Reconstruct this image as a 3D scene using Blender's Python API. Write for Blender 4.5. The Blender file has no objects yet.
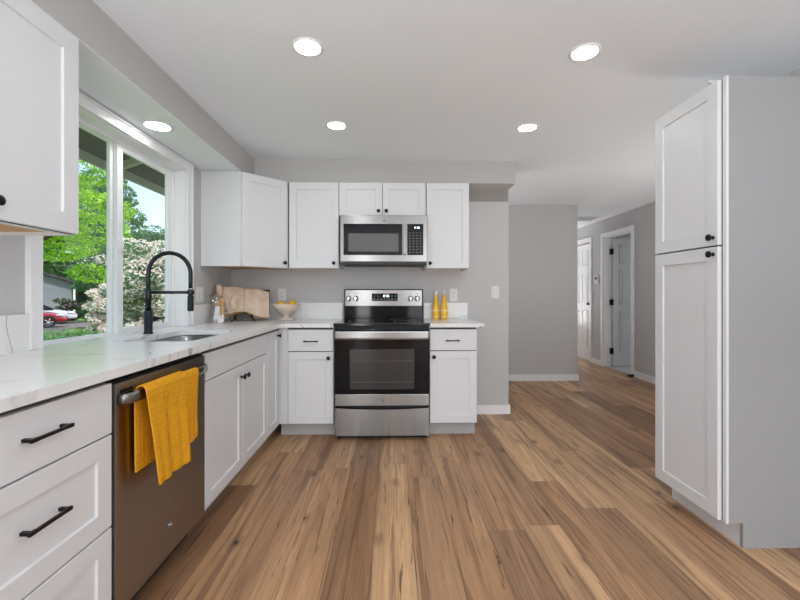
import bpy, bmesh, math, random
import numpy as np
from mathutils import Vector, Matrix
random.seed(7)
PI = math.pi
sc = bpy.context.scene
col = sc.collection

# ------------------------------------------------------------------ camera
cd = bpy.data.cameras.new('camera'); cam = bpy.data.objects.new('camera', cd); col.objects.link(cam)
cd.sensor_width = 36; cd.lens = 402.78 / 800 * 36
cd.shift_x = -.0006; cd.shift_y = -5.9 / 800
cd.clip_start = .05; cd.clip_end = 300
cam.location = (0, 0, 1.149); cam.rotation_euler = (PI / 2, 0, -.0214)
sc.camera = cam
# ------------------------------------------------------------------ world
w = bpy.data.worlds.new('world'); sc.world = w; w.use_nodes = True
nt = w.node_tree; nt.nodes.clear()
out = nt.nodes.new('ShaderNodeOutputWorld'); bg = nt.nodes.new('ShaderNodeBackground')
sky = nt.nodes.new('ShaderNodeTexSky'); sky.sky_type = 'NISHITA'; sky.sun_disc = False
sky.sun_elevation = math.radians(52); sky.sun_rotation = math.radians(60); sky.air_density = 1.0; sky.dust_density = 3.0; sky.ozone_density = 1
bg.inputs[1].default_value = .34
nt.links.new(sky.outputs[0], bg.inputs[0]); nt.links.new(bg.outputs[0], out.inputs[0])
# ------------------------------------------------------------------ sun
sl = bpy.data.lights.new('sun', 'SUN'); sl.energy = 2.1; sl.angle = math.radians(1.5); sl.color = (1, .95, .87)
so = bpy.data.objects.new('sun', sl); col.objects.link(so)
so.rotation_euler = Vector((-.25, .62, -.74)).to_track_quat('-Z', 'Y').to_euler()
# ------------------------------------------------------------------ area lamps at the openings behind the camera
def area(name, loc, target, sx, sy, power, color=(1, .98, .96)):
    l = bpy.data.lights.new(name, 'AREA'); l.shape = 'RECTANGLE'; l.size = sx; l.size_y = sy; l.energy = power; l.color = color
    o = bpy.data.objects.new(name, l); col.objects.link(o); o.location = loc
    o.rotation_euler = (Vector(target) - Vector(loc)).to_track_quat('-Z', 'Y').to_euler()
    return o
area('patio_fill', (1.35, -5.90, 1.25), (1.35, 0, 1.35), 1.6, 2.0, 45, (.96, .98, 1))  # added lamp filling the room from the unseen patio side
area('daylight_sidelight', (-.95, -5.90, 1.2), (-.95, 0, 1.2), .42, 2.1, 30, (.96, .98, 1))
# added unseen up-facing panels filling the ceilings behind the camera, in nook and hall
area('rear_ceiling_fill', (.3, -2.5, 1.0), (.3, -2.5, 3), 3.2, 4.4, 150, (.86, .93, 1))
area('nook_fill', (0, 4.65, .60), (0, 4.65, 3), 1.6, 1.0, 9, (1, .985, .97))
area('hall_fill', (2.8, 2.95, .60), (2.8, 3.6, 3), 1.0, .9, 11, (1, .985, .97))
area('hall_end_fill', (2.9, 8.3, .60), (2.9, 8.2, 3), .6, .7, 22, (1, .99, .98))
sc.view_settings.view_transform = 'Standard'; sc.view_settings.look = 'None'
sc.view_settings.exposure = 0.30; sc.view_settings.gamma = 1; sc.view_settings.use_curve_mapping = False

# ================================================================== materials
def newmat(name):
    m = bpy.data.materials.new(name); m.use_nodes = True
    return m, m.node_tree, m.node_tree.nodes['Principled BSDF']
def N(nt, t, **k):
    n = nt.nodes.new(t)
    for a, v in k.items(): setattr(n, a, v)
    return n
def simple(name, c, rough=.5, metal=0, bump=0, bscale=60, emis=0, trans=0, vary=0, coat=0, alpha=1, stretch=None, spec=.5):
    m, nt, b = newmat(name); L = nt.links
    b.inputs['Base Color'].default_value = (*c, 1); b.inputs['Roughness'].default_value = rough; b.inputs['Metallic'].default_value = metal
    b.inputs['Specular IOR Level'].default_value = spec
    if emis: b.inputs['Emission Color'].default_value = (*c, 1); b.inputs['Emission Strength'].default_value = emis
    if trans: b.inputs['Transmission Weight'].default_value = trans
    if coat: b.inputs['Coat Weight'].default_value = coat; b.inputs['Coat Roughness'].default_value = .08
    if alpha < 1: b.inputs['Alpha'].default_value = alpha
    if bump or vary:
        tc = N(nt, 'ShaderNodeTexCoord'); mp = N(nt, 'ShaderNodeMapping'); nz = N(nt, 'ShaderNodeTexNoise')
        nz.inputs['Scale'].default_value = bscale; nz.inputs['Detail'].default_value = 3
        if stretch: mp.inputs['Scale'].default_value = stretch
        L.new(tc.outputs['Object'], mp.inputs[0]); L.new(mp.outputs[0], nz.inputs[0])
        if bump:
            bp = N(nt, 'ShaderNodeBump'); bp.inputs['Strength'].default_value = bump; bp.inputs['Distance'].default_value = .002
            L.new(nz.outputs[0], bp.inputs['Height']); L.new(bp.outputs[0], b.inputs['Normal'])
        if vary:
            mx = N(nt, 'ShaderNodeMix', data_type='RGBA')
            mx.inputs[6].default_value = (*[x * (1 - vary) for x in c], 1); mx.inputs[7].default_value = (*[min(1, x * (1 + vary)) for x in c], 1)
            L.new(nz.outputs[0], mx.inputs[0]); L.new(mx.outputs[2], b.inputs['Base Color'])
    return m
def mrange(nt, src, a, b, c=0., d=1.):
    n = N(nt, 'ShaderNodeMapRange'); n.inputs[1].default_value = a; n.inputs[2].default_value = b; n.inputs[3].default_value = c; n.inputs[4].default_value = d
    nt.links.new(src, n.inputs[0]); return n.outputs[0]
def mth(nt, op, a, b=None):
    n = N(nt, 'ShaderNodeMath', operation=op)
    for i, v in enumerate((a, b)):
        if v is None: continue
        if isinstance(v, (int, float)): n.inputs[i].default_value = v
        else: nt.links.new(v, n.inputs[i])
    return n.outputs[0]
def mix(nt, f, a, b, blend='MIX'):
    n = N(nt, 'ShaderNodeMix', data_type='RGBA', blend_type=blend)
    for i, v in ((0, f), (6, a), (7, b)):
        if isinstance(v, (int, float)): n.inputs[i].default_value = v
        elif isinstance(v, tuple): n.inputs[i].default_value = (*v, 1)
        else: nt.links.new(v, n.inputs[i])
    return n.outputs[2]

WALL = simple('wall_paint_gray', (.585, .58, .58), .75, bump=.15, bscale=220)
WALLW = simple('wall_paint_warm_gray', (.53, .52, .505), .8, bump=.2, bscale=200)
CEIL = simple('ceiling_paint_white', (.90, .93, .965), .85, bump=.6, bscale=130)
TRIM = simple('trim_white', (.92, .92, .925), .4)
CAB = simple('cabinet_white_lacquer', (.78, .785, .80), .38)
CABIN = simple('cabinet_shadow_gap', (.10, .10, .10), .7)
MAPLE = simple('cabinet_underside_maple', (.62, .33, .10), .45, vary=.2, bscale=6, stretch=(1, 12, 1))
BLACK = simple('matte_black_metal', (.012, .012, .013), .38, .6)
FAUCET = simple('faucet_gunmetal', (.035, .038, .042), .33, .85)
RUBBER = simple('black_rubber', (.01, .01, .01), .7)
GLOSSB = simple('black_glass', (.004, .004, .005), .06, coat=.0, spec=.18)
CERAM = simple('black_ceramic_cooktop', (.006, .006, .007), .08, spec=.3)
PLAST = simple('white_plastic', (.80, .80, .79), .35)
DARKP = simple('dark_plastic', (.03, .03, .03), .5)
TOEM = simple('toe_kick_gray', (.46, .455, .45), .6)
SINKM = simple('sink_steel', (.42, .43, .44), .28, 1, vary=.15, bscale=30)
VINYL = simple('white_vinyl', (.95, .955, .96), .35)
LEMON = simple('lemon_skin', (.93, .52, .02), .4, bump=.3, bscale=90)
CERAMIC = simple('cream_ceramic', (.80, .66, .55), .3, coat=.3)
LENS = simple('light_lens', (.97, .985, 1), .5, emis=34)
def steel(name, c=(.60, .59, .575), rough=.26, vertical=True):
    m, nt, b = newmat(name); L = nt.links
    tc = N(nt, 'ShaderNodeTexCoord'); mp = N(nt, 'ShaderNodeMapping'); nz = N(nt, 'ShaderNodeTexNoise')
    mp.inputs['Scale'].default_value = (2, 2, 320); nz.inputs['Scale'].default_value = 3
    L.new(tc.outputs['Object'], mp.inputs[0]); L.new(mp.outputs[0], nz.inputs[0])
    b.inputs['Metallic'].default_value = 1
    L.new(mix(nt, nz.outputs[0], tuple(x * .88 for x in c), c), b.inputs['Base Color'])
    L.new(mrange(nt, nz.outputs[0], 0, 1, rough * .8, rough * 1.2), b.inputs['Roughness'])
    b.inputs['Anisotropic'].default_value = .85; b.inputs['Anisotropic Rotation'].default_value = .25
    return m
STEEL = steel('brushed_steel', (.27, .265, .26), .24)
DWSTEEL = steel('dishwasher_steel', (.40, .375, .355), .32)
CHROME = simple('chrome', (.8, .8, .8), .12, 1)
BADGE = simple('badge_gray', (.14, .14, .14), .3, .7)

def glass_mat(name, tint=(1, 1, 1), k=.08):
    m = bpy.data.materials.new(name); m.use_nodes = True; nt = m.node_tree; nt.nodes.clear()
    o = N(nt, 'ShaderNodeOutputMaterial'); t = N(nt, 'ShaderNodeBsdfTransparent'); g = N(nt, 'ShaderNodeBsdfGlossy'); x = N(nt, 'ShaderNodeMixShader')
    t.inputs[0].default_value = (*tint, 1); g.inputs['Roughness'].default_value = .02; x.inputs[0].default_value = k
    nt.links.new(t.outputs[0], x.inputs[1]); nt.links.new(g.outputs[0], x.inputs[2]); nt.links.new(x.outputs[0], o.inputs[0])
    return m
GLASS = glass_mat('window_glass', (.97, .985, .98), .05)
CLEARP = glass_mat('clear_plastic', (.93, .92, .92), .28)
OVENGL = simple('oven_window_glass', (.025, .025, .026), .12, spec=.5)
MWGL = simple('microwave_window_mesh', (.085, .085, .085), .32)

def quartz():
    m, nt, b = newmat('white_quartz_gray_veins'); L = nt.links
    tc = N(nt, 'ShaderNodeTexCoord'); mp = N(nt, 'ShaderNodeMapping'); L.new(tc.outputs['Object'], mp.inputs[0])
    mp.inputs['Rotation'].default_value = (0.3, 0.2, .7)
    n1 = N(nt, 'ShaderNodeTexNoise'); n1.inputs['Scale'].default_value = 1.3; n1.inputs['Detail'].default_value = 5; n1.inputs['Distortion'].default_value = 1.6
    L.new(mp.outputs[0], n1.inputs[0])
    v = mth(nt, 'ABSOLUTE', mth(nt, 'SUBTRACT', n1.outputs[0], .5))
    vein = mrange(nt, v, 0, .016, 1, 0)
    n2 = N(nt, 'ShaderNodeTexNoise'); n2.inputs['Scale'].default_value = 2.2; L.new(mp.outputs[0], n2.inputs[0])
    vein = mth(nt, 'MULTIPLY', vein, mrange(nt, n2.outputs[0], .42, .65))
    c = mix(nt, mth(nt, 'MULTIPLY', vein, .85), (.88, .88, .875), (.36, .33, .30))
    n3 = N(nt, 'ShaderNodeTexNoise'); n3.inputs['Scale'].default_value = 1.6; n3.inputs['Detail'].default_value = 6; L.new(mp.outputs[0], n3.inputs[0])
    c = mix(nt, mrange(nt, n3.outputs[0], .5, .75, 0, .25), c, (.74, .735, .73))
    L.new(c, b.inputs['Base Color']); b.inputs['Roughness'].default_value = .22
    return m
QUARTZ = quartz()

def planks():
    m, nt, b = newmat('rustic_oak_planks'); L = nt.links
    tc = N(nt, 'ShaderNodeTexCoord'); sp = N(nt, 'ShaderNodeSeparateXYZ'); L.new(tc.outputs['Object'], sp.inputs[0])
    W_, L_ = .184, 1.50
    xr = mth(nt, 'DIVIDE', mth(nt, 'ADD', sp.outputs[0], 10 + .27 - .184 * .35), W_)
    row = mth(nt, 'FLOOR', xr)
    wn = N(nt, 'ShaderNodeTexWhiteNoise', noise_dimensions='1D'); L.new(row, wn.inputs['W'])
    yr = mth(nt, 'ADD', mth(nt, 'DIVIDE', sp.outputs[1], L_), mth(nt, 'MULTIPLY', wn.outputs[0], 5.37))
    idx = mth(nt, 'FLOOR', yr)
    cv = N(nt, 'ShaderNodeCombineXYZ'); L.new(row, cv.inputs[0]); L.new(idx, cv.inputs[1])
    w2 = N(nt, 'ShaderNodeTexWhiteNoise', noise_dimensions='3D'); L.new(cv.outputs[0], w2.inputs[0])
    rnd = w2.outputs[0]
    # per-plank offset coordinates
    cx = N(nt, 'ShaderNodeCombineXYZ')
    L.new(mth(nt, 'MULTIPLY', sp.outputs[0], 1.0), cx.inputs[0])
    L.new(sp.outputs[1], cx.inputs[1]); L.new(mth(nt, 'MULTIPLY', rnd, 37.), cx.inputs[2])
    def noise(sx, sy, scale, detail, dist=0, rough=.55):
        mp = N(nt, 'ShaderNodeMapping'); mp.inputs['Scale'].default_value = (sx, sy, 1); L.new(cx.outputs[0], mp.inputs[0])
        n = N(nt, 'ShaderNodeTexNoise'); n.inputs['Scale'].default_value = scale; n.inputs['Detail'].default_value = detail
        n.inputs['Distortion'].default_value = dist; n.inputs['Roughness'].default_value = rough
        L.new(mp.outputs[0], n.inputs[0]); return n.outputs[0]
    cr = N(nt, 'ShaderNodeValToRGB'); L.new(rnd, cr.inputs[0]); e = cr.color_ramp.elements
    e[0].position = 0; e[0].color = (.25, .128, .064, 1); e[1].position = 1; e[1].color = (.76, .49, .27, 1)
    for p, c in ((.18, (.52, .29, .145, 1)), (.34, (.34, .185, .098, 1)), (.5, (.68, .42, .225, 1)), (.66, (.44, .25, .135, 1)), (.84, (.58, .34, .18, 1))):
        q = e.new(p); q.color = c
    base = cr.outputs[0]
    wide = noise(8.5, .45, 1.0, 3, 1.0)                     # broad heartwood and sapwood streaks
    base = mix(nt, mrange(nt, wide, .53, .60, 0, .6), base, mix(nt, 1., base, (1.36, 1.40, 1.44), 'MULTIPLY'))
    base = mix(nt, mrange(nt, wide, .46, .36, 0, .75), base, mix(nt, 1., base, (.60, .55, .52), 'MULTIPLY'))
    dk = noise(22, .8, 1.0, 5, 1.6)
    base = mix(nt, mrange(nt, dk, .54, .60, 0, .5), base, (.125, .062, .034))
    fine = noise(120, 3.0, 1.0, 5, .4, .75)
    base = mix(nt, mrange(nt, fine, .38, .62, .0, .42), base, mix(nt, 1., base, (.58, .54, .50), 'MULTIPLY'))
    crk = noise(40, 1.5, 1.0, 4, 1.4)
    base = mix(nt, mrange(nt, crk, .64, .68, 0, .8), base, (.045, .024, .015))
    # knots
    mp = N(nt, 'ShaderNodeMapping'); mp.inputs['Scale'].default_value = (5.0, 2.6, 1); L.new(cx.outputs[0], mp.inputs[0])
    nd = N(nt, 'ShaderNodeTexNoise'); nd.inputs['Scale'].default_value = 6; L.new(mp.outputs[0], nd.inputs[0])
    md = N(nt, 'ShaderNodeMix', data_type='RGBA', blend_type='ADD'); md.inputs[0].default_value = .12; L.new(mp.outputs[0], md.inputs[6]); L.new(nd.outputs[1], md.inputs[7])
    vo = N(nt, 'ShaderNodeTexVoronoi'); vo.inputs['Scale'].default_value = 1.0; L.new(md.outputs[2], vo.inputs[0])
    base = mix(nt, mrange(nt, vo.outputs['Distance'], .05, .20, .55, 0), base, (.15, .075, .040))
    base = mix(nt, mrange(nt, vo.outputs['Distance'], .03, .07, .85, 0), base, (.04, .02, .012))
    # saw marks across the boards
    saw = N(nt, 'ShaderNodeTexWave'); saw.bands_direction = 'Y'; saw.inputs['Scale'].default_value = 32; saw.inputs['Distortion'].default_value = 2; L.new(cx.outputs[0], saw.inputs[0])
    sm = mth(nt, 'MULTIPLY', mrange(nt, saw.outputs[0], .7, 1, 0, .28), mrange(nt, noise(4, 1.2, 1, 2), .52, .62))
    base = mix(nt, sm, base, (.19, .11, .07))
    # seams
    fx = mth(nt, 'FRACT', xr); fy = mth(nt, 'FRACT', yr)
    ex = mth(nt, 'MINIMUM', fx, mth(nt, 'SUBTRACT', 1., fx)); ey = mth(nt, 'MINIMUM', fy, mth(nt, 'SUBTRACT', 1., fy))
    seam = mth(nt, 'MAXIMUM', mrange(nt, ex, .004, .012, 1, 0), mrange(nt, ey, .0007, .0018, 1, 0))
    base = mix(nt, mth(nt, 'MULTIPLY', seam, .55), base, (.07, .04, .025))
    L.new(base, b.inputs['Base Color'])
    L.new(mrange(nt, fine, .2, .8, .36, .5), b.inputs['Roughness'])
    bp = N(nt, 'ShaderNodeBump'); bp.inputs['Strength'].default_value = .25; bp.inputs['Distance'].default_value = .0015
    L.new(mth(nt, 'SUBTRACT', fine, mth(nt, 'MULTIPLY', seam, 1.5)), bp.inputs['Height']); L.new(bp.outputs[0], b.inputs['Normal'])
    return m
PLANK = planks()

def towel_mat():
    m, nt, b = newmat('mustard_waffle_cotton'); L = nt.links
    tc = N(nt, 'ShaderNodeTexCoord'); uv = tc.outputs['UV']; sp = N(nt, 'ShaderNodeSeparateXYZ'); L.new(uv, sp.inputs[0])
    def cell(s, k):
        f = mth(nt, 'FRACT', mth(nt, 'MULTIPLY', s, k)); return mth(nt, 'MINIMUM', f, mth(nt, 'SUBTRACT', 1., f))
    e = mth(nt, 'MINIMUM', cell(sp.outputs[0], 34), cell(sp.outputs[1], 34))
    line = mrange(nt, e, .04, .16, 1, 0)
    nz = N(nt, 'ShaderNodeTexNoise'); nz.inputs['Scale'].default_value = 90; L.new(uv, nz.inputs[0])
    c = mix(nt, mth(nt, 'MULTIPLY', line, .5), (.82, .37, .002), (.92, .48, .010))
    c = mix(nt, mrange(nt, nz.outputs[0], .3, .8, 0, .35), c, (.66, .26, .003))
    L.new(c, b.inputs['Base Color']); b.inputs['Roughness'].default_value = .9
    b.inputs['Sheen Weight'].default_value = 0
    bp = N(nt, 'ShaderNodeBump'); bp.inputs['Strength'].default_value = .7; bp.inputs['Distance'].default_value = .003
    L.new(mth(nt, 'ADD', line, mth(nt, 'MULTIPLY', nz.outputs[0], .5)), bp.inputs['Height']); L.new(bp.outputs[0], b.inputs['Normal'])
    return m
TOWEL = towel_mat()
def page_mat(name, a, bb, txt=True):
    m, nt, b = newmat(name); L = nt.links
    tc = N(nt, 'ShaderNodeTexCoord'); nz = N(nt, 'ShaderNodeTexNoise'); nz.inputs['Scale'].default_value = 14; nz.inputs['Detail'].default_value = 5
    L.new(tc.outputs['Object'], nz.inputs[0])
    c = mix(nt, mrange(nt, nz.outputs[0], .35, .7), a, bb)
    if txt:
        sp = N(nt, 'ShaderNodeSeparateXYZ'); L.new(tc.outputs['UV'], sp.inputs[0])
        f = mth(nt, 'FRACT', mth(nt, 'MULTIPLY', sp.outputs[1], 22))
        n2 = N(nt, 'ShaderNodeTexNoise'); n2.inputs['Scale'].default_value = 60; L.new(tc.outputs['UV'], n2.inputs[0])
        ln = mth(nt, 'MULTIPLY', mrange(nt, f, .5, .6), mrange(nt, n2.outputs[0], .45, .55))
        c = mix(nt, mth(nt, 'MULTIPLY', ln, .22), c, (.18, .10, .06))
    L.new(c, b.inputs['Base Color']); b.inputs['Roughness'].default_value = .8
    return m
PAGE = page_mat('aged_book_page', (.86, .69, .53), (.68, .50, .36))
PAGEDGE = page_mat('gilt_page_edges', (.80, .52, .16), (.62, .36, .12), False)
LEATH = simple('brown_leather_cover', (.085, .045, .028), .55, bump=.4, bscale=70)

# ================================================================== mesh helpers
def box(bm, x0, x1, y0, y1, z0, z1, M=None, bev=0):
    ret = bmesh.ops.create_cube(bm, size=1)
    vs = ret['verts']
    for v in vs:
        v.co = Vector((x0 + (v.co.x + .5) * (x1 - x0), y0 + (v.co.y + .5) * (y1 - y0), z0 + (v.co.z + .5) * (z1 - z0)))
    if bev:
        es = list({e for v in vs for e in v.link_edges})
        r = bmesh.ops.bevel(bm, geom=es, offset=bev, segments=2, affect='EDGES', profile=.7)
        vs = list({v for f in r['faces'] for v in f.verts} | {v for v in vs if v.is_valid})
    if M is not None:
        bmesh.ops.transform(bm, matrix=M, verts=vs)
    return vs
def cyl(bm, p0, p1, r0, r1=None, seg=20, cap=True):
    r1 = r0 if r1 is None else r1
    p0, p1 = Vector(p0), Vector(p1); d = p1 - p0; q = d.to_track_quat('Z', 'Y').to_matrix()
    A = [bm.verts.new(p0 + q @ Vector((r0 * math.cos(2 * PI * i / seg), r0 * math.sin(2 * PI * i / seg), 0))) for i in range(seg)]
    B = [bm.verts.new(p1 + q @ Vector((r1 * math.cos(2 * PI * i / seg), r1 * math.sin(2 * PI * i / seg), 0))) for i in range(seg)]
    for i in range(seg):
        f = bm.faces.new((A[i], A[(i + 1) % seg], B[(i + 1) % seg], B[i])); f.smooth = True
    if cap: bm.faces.new(A[::-1]); bm.faces.new(B)
def tube(bm, pts, r, seg=12):
    pts = [Vector(p) for p in pts]; rings = []; up = None
    for i, p in enumerate(pts):
        d = (pts[min(i + 1, len(pts) - 1)] - pts[max(i - 1, 0)]).normalized()
        if up is None: up = Vector((0, 0, 1)) if abs(d.z) < .9 else Vector((1, 0, 0))
        s = d.cross(up).normalized(); up = s.cross(d).normalized()
        rr = r[i] if isinstance(r, (list, tuple)) else r
        rings.append([bm.verts.new(p + rr * (math.cos(2 * PI * k / seg) * s + math.sin(2 * PI * k / seg) * up)) for k in range(seg)])
    for a, b in zip(rings, rings[1:]):
        for k in range(seg):
            f = bm.faces.new((a[k], a[(k + 1) % seg], b[(k + 1) % seg], b[k])); f.smooth = True
    bm.faces.new(rings[0][::-1]); bm.faces.new(rings[-1])
def lathe(bm, prof, c=(0, 0, 0), seg=28, axis=None):
    """prof: (r, z) pairs; axis: matrix turning z"""
    M = axis or Matrix.Identity(3); rings = []
    for r, z in prof:
        if r < 1e-6: rings.append([bm.verts.new(Vector(c) + M @ Vector((0, 0, z)))])
        else: rings.append([bm.verts.new(Vector(c) + M @ Vector((r * math.cos(2 * PI * k / seg), r * math.sin(2 * PI * k / seg), z))) for k in range(seg)])
    for a, b in zip(rings, rings[1:]):
        for k in range(seg):
            k2 = (k + 1) % seg
            if len(a) == 1 and len(b) == 1: continue
            if len(a) == 1: f = bm.faces.new((a[0], b[k2], b[k]))
            elif len(b) == 1: f = bm.faces.new((a[k], a[k2], b[0]))
            else: f = bm.faces.new((a[k], a[k2], b[k2], b[k]))
            f.smooth = True
def prism(bm, pts, z0, z1):
    a = [bm.verts.new((x, y, z0)) for x, y in pts]; b = [bm.verts.new((x, y, z1)) for x, y in pts]; n = len(pts)
    for i in range(n): bm.faces.new((a[i], a[(i + 1) % n], b[(i + 1) % n], b[i]))
    bm.faces.new(a[::-1]); bm.faces.new(b)
def shaker(bm, x0, x1, z0, z1, yf=-.02, t=.019, rail=.060, rec=.008, M=None):
    """door leaf whose front face lies at y=yf (front looks to -y), with a recessed flat panel"""
    e = .0015; s = .0025
    def ring(i, y): return [bm.verts.new((x0 + i, y, z0 + i)), bm.verts.new((x1 - i, y, z0 + i)), bm.verts.new((x1 - i, y, z1 - i)), bm.verts.new((x0 + i, y, z1 - i))]
    R = [ring(0, yf + t), ring(0, yf + e), ring(e, yf), ring(rail, yf), ring(rail + s, yf + rec)]
    for a, b in zip(R, R[1:]):
        for k in range(4): bm.faces.new((a[k], a[(k + 1) % 4], b[(k + 1) % 4], b[k]))
    bm.faces.new(R[0][::-1]); bm.faces.new(R[-1])
    if M is not None: bmesh.ops.transform(bm, matrix=M, verts=[v for r in R for v in r])
def slab(bm, x0, x1, z0, z1, yf=-.02, t=.019, M=None): box(bm, x0, x1, yf, yf + t, z0, z1, M, bev=.0015)

def mk(name, bm, mat, parent=None, smooth=False, mods=None):
    bmesh.ops.recalc_face_normals(bm, faces=bm.faces)
    me = bpy.data.meshes.new(name); bm.to_mesh(me); bm.free()
    me.materials.append(mat)
    if smooth:
        for p in me.polygons: p.use_smooth = True
    o = bpy.data.objects.new(name, me); col.objects.link(o)
    if parent: o.parent = parent
    return o
def B(): return bmesh.new()
def thing(name, label, cat, loc=(0, 0, 0), rz=0, group=None):
    o = bpy.data.objects.new(name, None); col.objects.link(o); o.empty_display_size = .1
    o.location = loc; o.rotation_euler = (0, 0, rz); tag(o, label, cat, group); return o
def tag(o, label, cat, group=None, kind=None):
    if label: o['label'] = label
    if cat: o['category'] = cat
    if group: o['group'] = group
    if kind: o['kind'] = kind
    return o
def struct(name, bm, m, parent=None, label=None):
    o = mk(name, bm, m, parent)
    if not parent: o['kind'] = 'structure'
    if label: o['label'] = label
    return o
def sroot(name, label=None, loc=(0, 0, 0), rz=0):
    o = bpy.data.objects.new(name, None); col.objects.link(o); o.location = loc; o.rotation_euler = (0, 0, rz); o['kind'] = 'structure'
    if label: o['label'] = label
    return o
def copy_tree(o, parent=None):
    c = o.copy(); col.objects.link(c)
    if parent: c.parent = parent
    for ch in list(o.children): copy_tree(ch, c)
    return c
def boxes(name, mat, lst, parent=None, bev=0):
    bm = B()
    for b_ in lst: box(bm, *b_, bev=bev)
    return mk(name, bm, mat, parent)
def knob(parent, x, z, yf=-.02, M=None):
    bm = B(); ax = Matrix.Rotation(PI / 2, 3, 'X')
    lathe(bm, [(0, 0), (.009, 0), (.009, .002), (.0055, .004), (.0055, .014), (.011, .017), (.0155, .021), (.0155, .027), (.012, .030), (0, .031)], (x, yf, z), 20, ax)
    if M is not None: bmesh.ops.transform(bm, matrix=M, verts=bm.verts)
    k = mk('knob', bm, BLACK, parent); k['label'] = 'round matte black knob'; return k
def pull(parent, xc, z, wd=.130, yf=-.02):
    bm = B(); h = wd / 2
    for s in (-1, 1):
        box(bm, xc + s * (h - .009) - .005, xc + s * (h - .009) + .005, yf - .026, yf, z - .0045, z + .0045, bev=.001)
        box(bm, xc + s * (h - .011) - .011, xc + s * (h - .011) + .011, yf - .030, yf - .021, z - .005, z + .005, bev=.002)
    box(bm, xc - h + .02, xc + h - .02, yf - .030, yf - .022, z - .0042, z + .0042, bev=.0012)
    k = mk('pull', bm, BLACK, parent); k['label'] = 'matte black bar pull'; return k

# ================================================================== room shell
XW, WY, CZ, SZ = -1.521, 3.845, 2.334, 2.134     # left wall, back wall, ceiling, soffit underside
XE, XR, XH = 1.120, 2.13, 3.362
T = .12
bm = B(); box(bm, -1.70, 6.0, -6.1, 9.6, -.08, 0); struct('floor', bm, PLANK)
bm = B(); box(bm, -1.64, 6.0, -6.1, 9.6, CZ, CZ + .12); struct('ceiling', bm, CEIL)
WIN = (1.771, 3.009, .884, 2.062)
bm = B(); y0, y1, z0, z1 = WIN
box(bm, XW - .14, XW, -6.1, y0, -.08, CZ); box(bm, XW - .14, XW, y1, 9.6, -.08, CZ)
box(bm, XW - .14, XW, y0, y1, -.08, z0); box(bm, XW - .14, XW, y0, y1, z1, CZ)
struct('wall_left', bm, WALL)
bm = B(); box(bm, XW, XE, WY, WY + T, 0, CZ); struct('wall_back', bm, WALL)
bm = B(); box(bm, XW, 2.466, 5.30, 5.42, 0, CZ); box(bm, 2.346, 2.466, 5.42, 9.0, 0, CZ); struct('wall_alcove', bm, WALL)
bm = B(); box(bm, XR, XR + T, -6.1, 2.30, 0, CZ); box(bm, XR + T, XH, 2.18, 2.30, 0, CZ); struct('wall_right', bm, WALL)
D1 = (6.75, 7.56, 2.05); D2 = (5.575, 6.33, 2.05)
bm = B()
for a, b_ in ((2.30, D2[0]), (D2[1], D1[0]), (D1[1], 9.0)): box(bm, XH, XH + T, a, b_, 0, CZ)
for d in (D1, D2): box(bm, XH, XH + T, d[0], d[1], d[2], CZ)
struct('wall_hall', bm, WALL)
bm = B(); box(bm, 2.466, XH, 8.88, 9.0, 0, CZ); struct('wall_hall_end', bm, WALL)
bm = B()   # room past the open hall door
box(bm, XH + T, 6.0, 6.95, 7.05, 0, CZ); box(bm, 5.9, 6.0, 4.5, 6.95, 0, CZ); box(bm, XH + T, 6.0, 4.4, 4.5, 0, CZ); struct('wall_side_room', bm, WALL)
bm = B(); box(bm, XH + .03, 5.9, 4.5, 6.95, 0, .008); struct('floor_side_room', bm, simple('pale_tile', (.55, .55, .55), .4))
bm = B()   # wall behind the camera with a patio opening and a narrow sidelight
box(bm, XW, -1.22, -6.1, -5.98, 0, CZ); box(bm, -.68, .5, -6.1, -5.98, 0, CZ); box(bm, 2.2, XR, -6.1, -5.98, 0, CZ)
box(bm, -1.22, -.68, -6.1, -5.98, 2.28, CZ); box(bm, .5, XR, -6.1, -5.98, 2.28, CZ)
struct('wall_front', bm, WALL)
# soffits
bm = B(); box(bm, XW, -1.207, -5.98, WY, SZ, CZ)
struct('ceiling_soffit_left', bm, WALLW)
bm = B(); box(bm, XW + .001, -1.2075, -5.97, WY, SZ - .003, SZ); struct('ceiling_soffit_underside', bm, CEIL)
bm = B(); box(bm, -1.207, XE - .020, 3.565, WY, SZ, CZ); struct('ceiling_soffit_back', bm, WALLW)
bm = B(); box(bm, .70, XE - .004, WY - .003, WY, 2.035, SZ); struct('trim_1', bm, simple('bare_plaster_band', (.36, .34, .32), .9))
# baseboards
def base(name, lst):
    bm = B()
    for a in lst: box(bm, *a, 0, .085, bev=.003)
    struct(name, bm, TRIM)
base('baseboard_back', [(.70, XE + .014, WY - .014, WY), (XE, XE + .014, WY, WY + T + .014), (XW, XE + .014, WY + T, WY + T + .014)])
base('baseboard_alcove', [(XW, 2.48, 5.286, 5.30), (2.466, 2.48, 5.30, 8.88)])
base('baseboard_hall', [(XH - .014, XH, 2.30, D2[0] - .06), (XH - .014, XH, D2[1] + .06, D1[0] - .06), (XH - .014, XH, D1[1] + .06, 8.88)])
base('baseboard_right', [(XR - .014, XR, -5.98, 1.77)])
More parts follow.
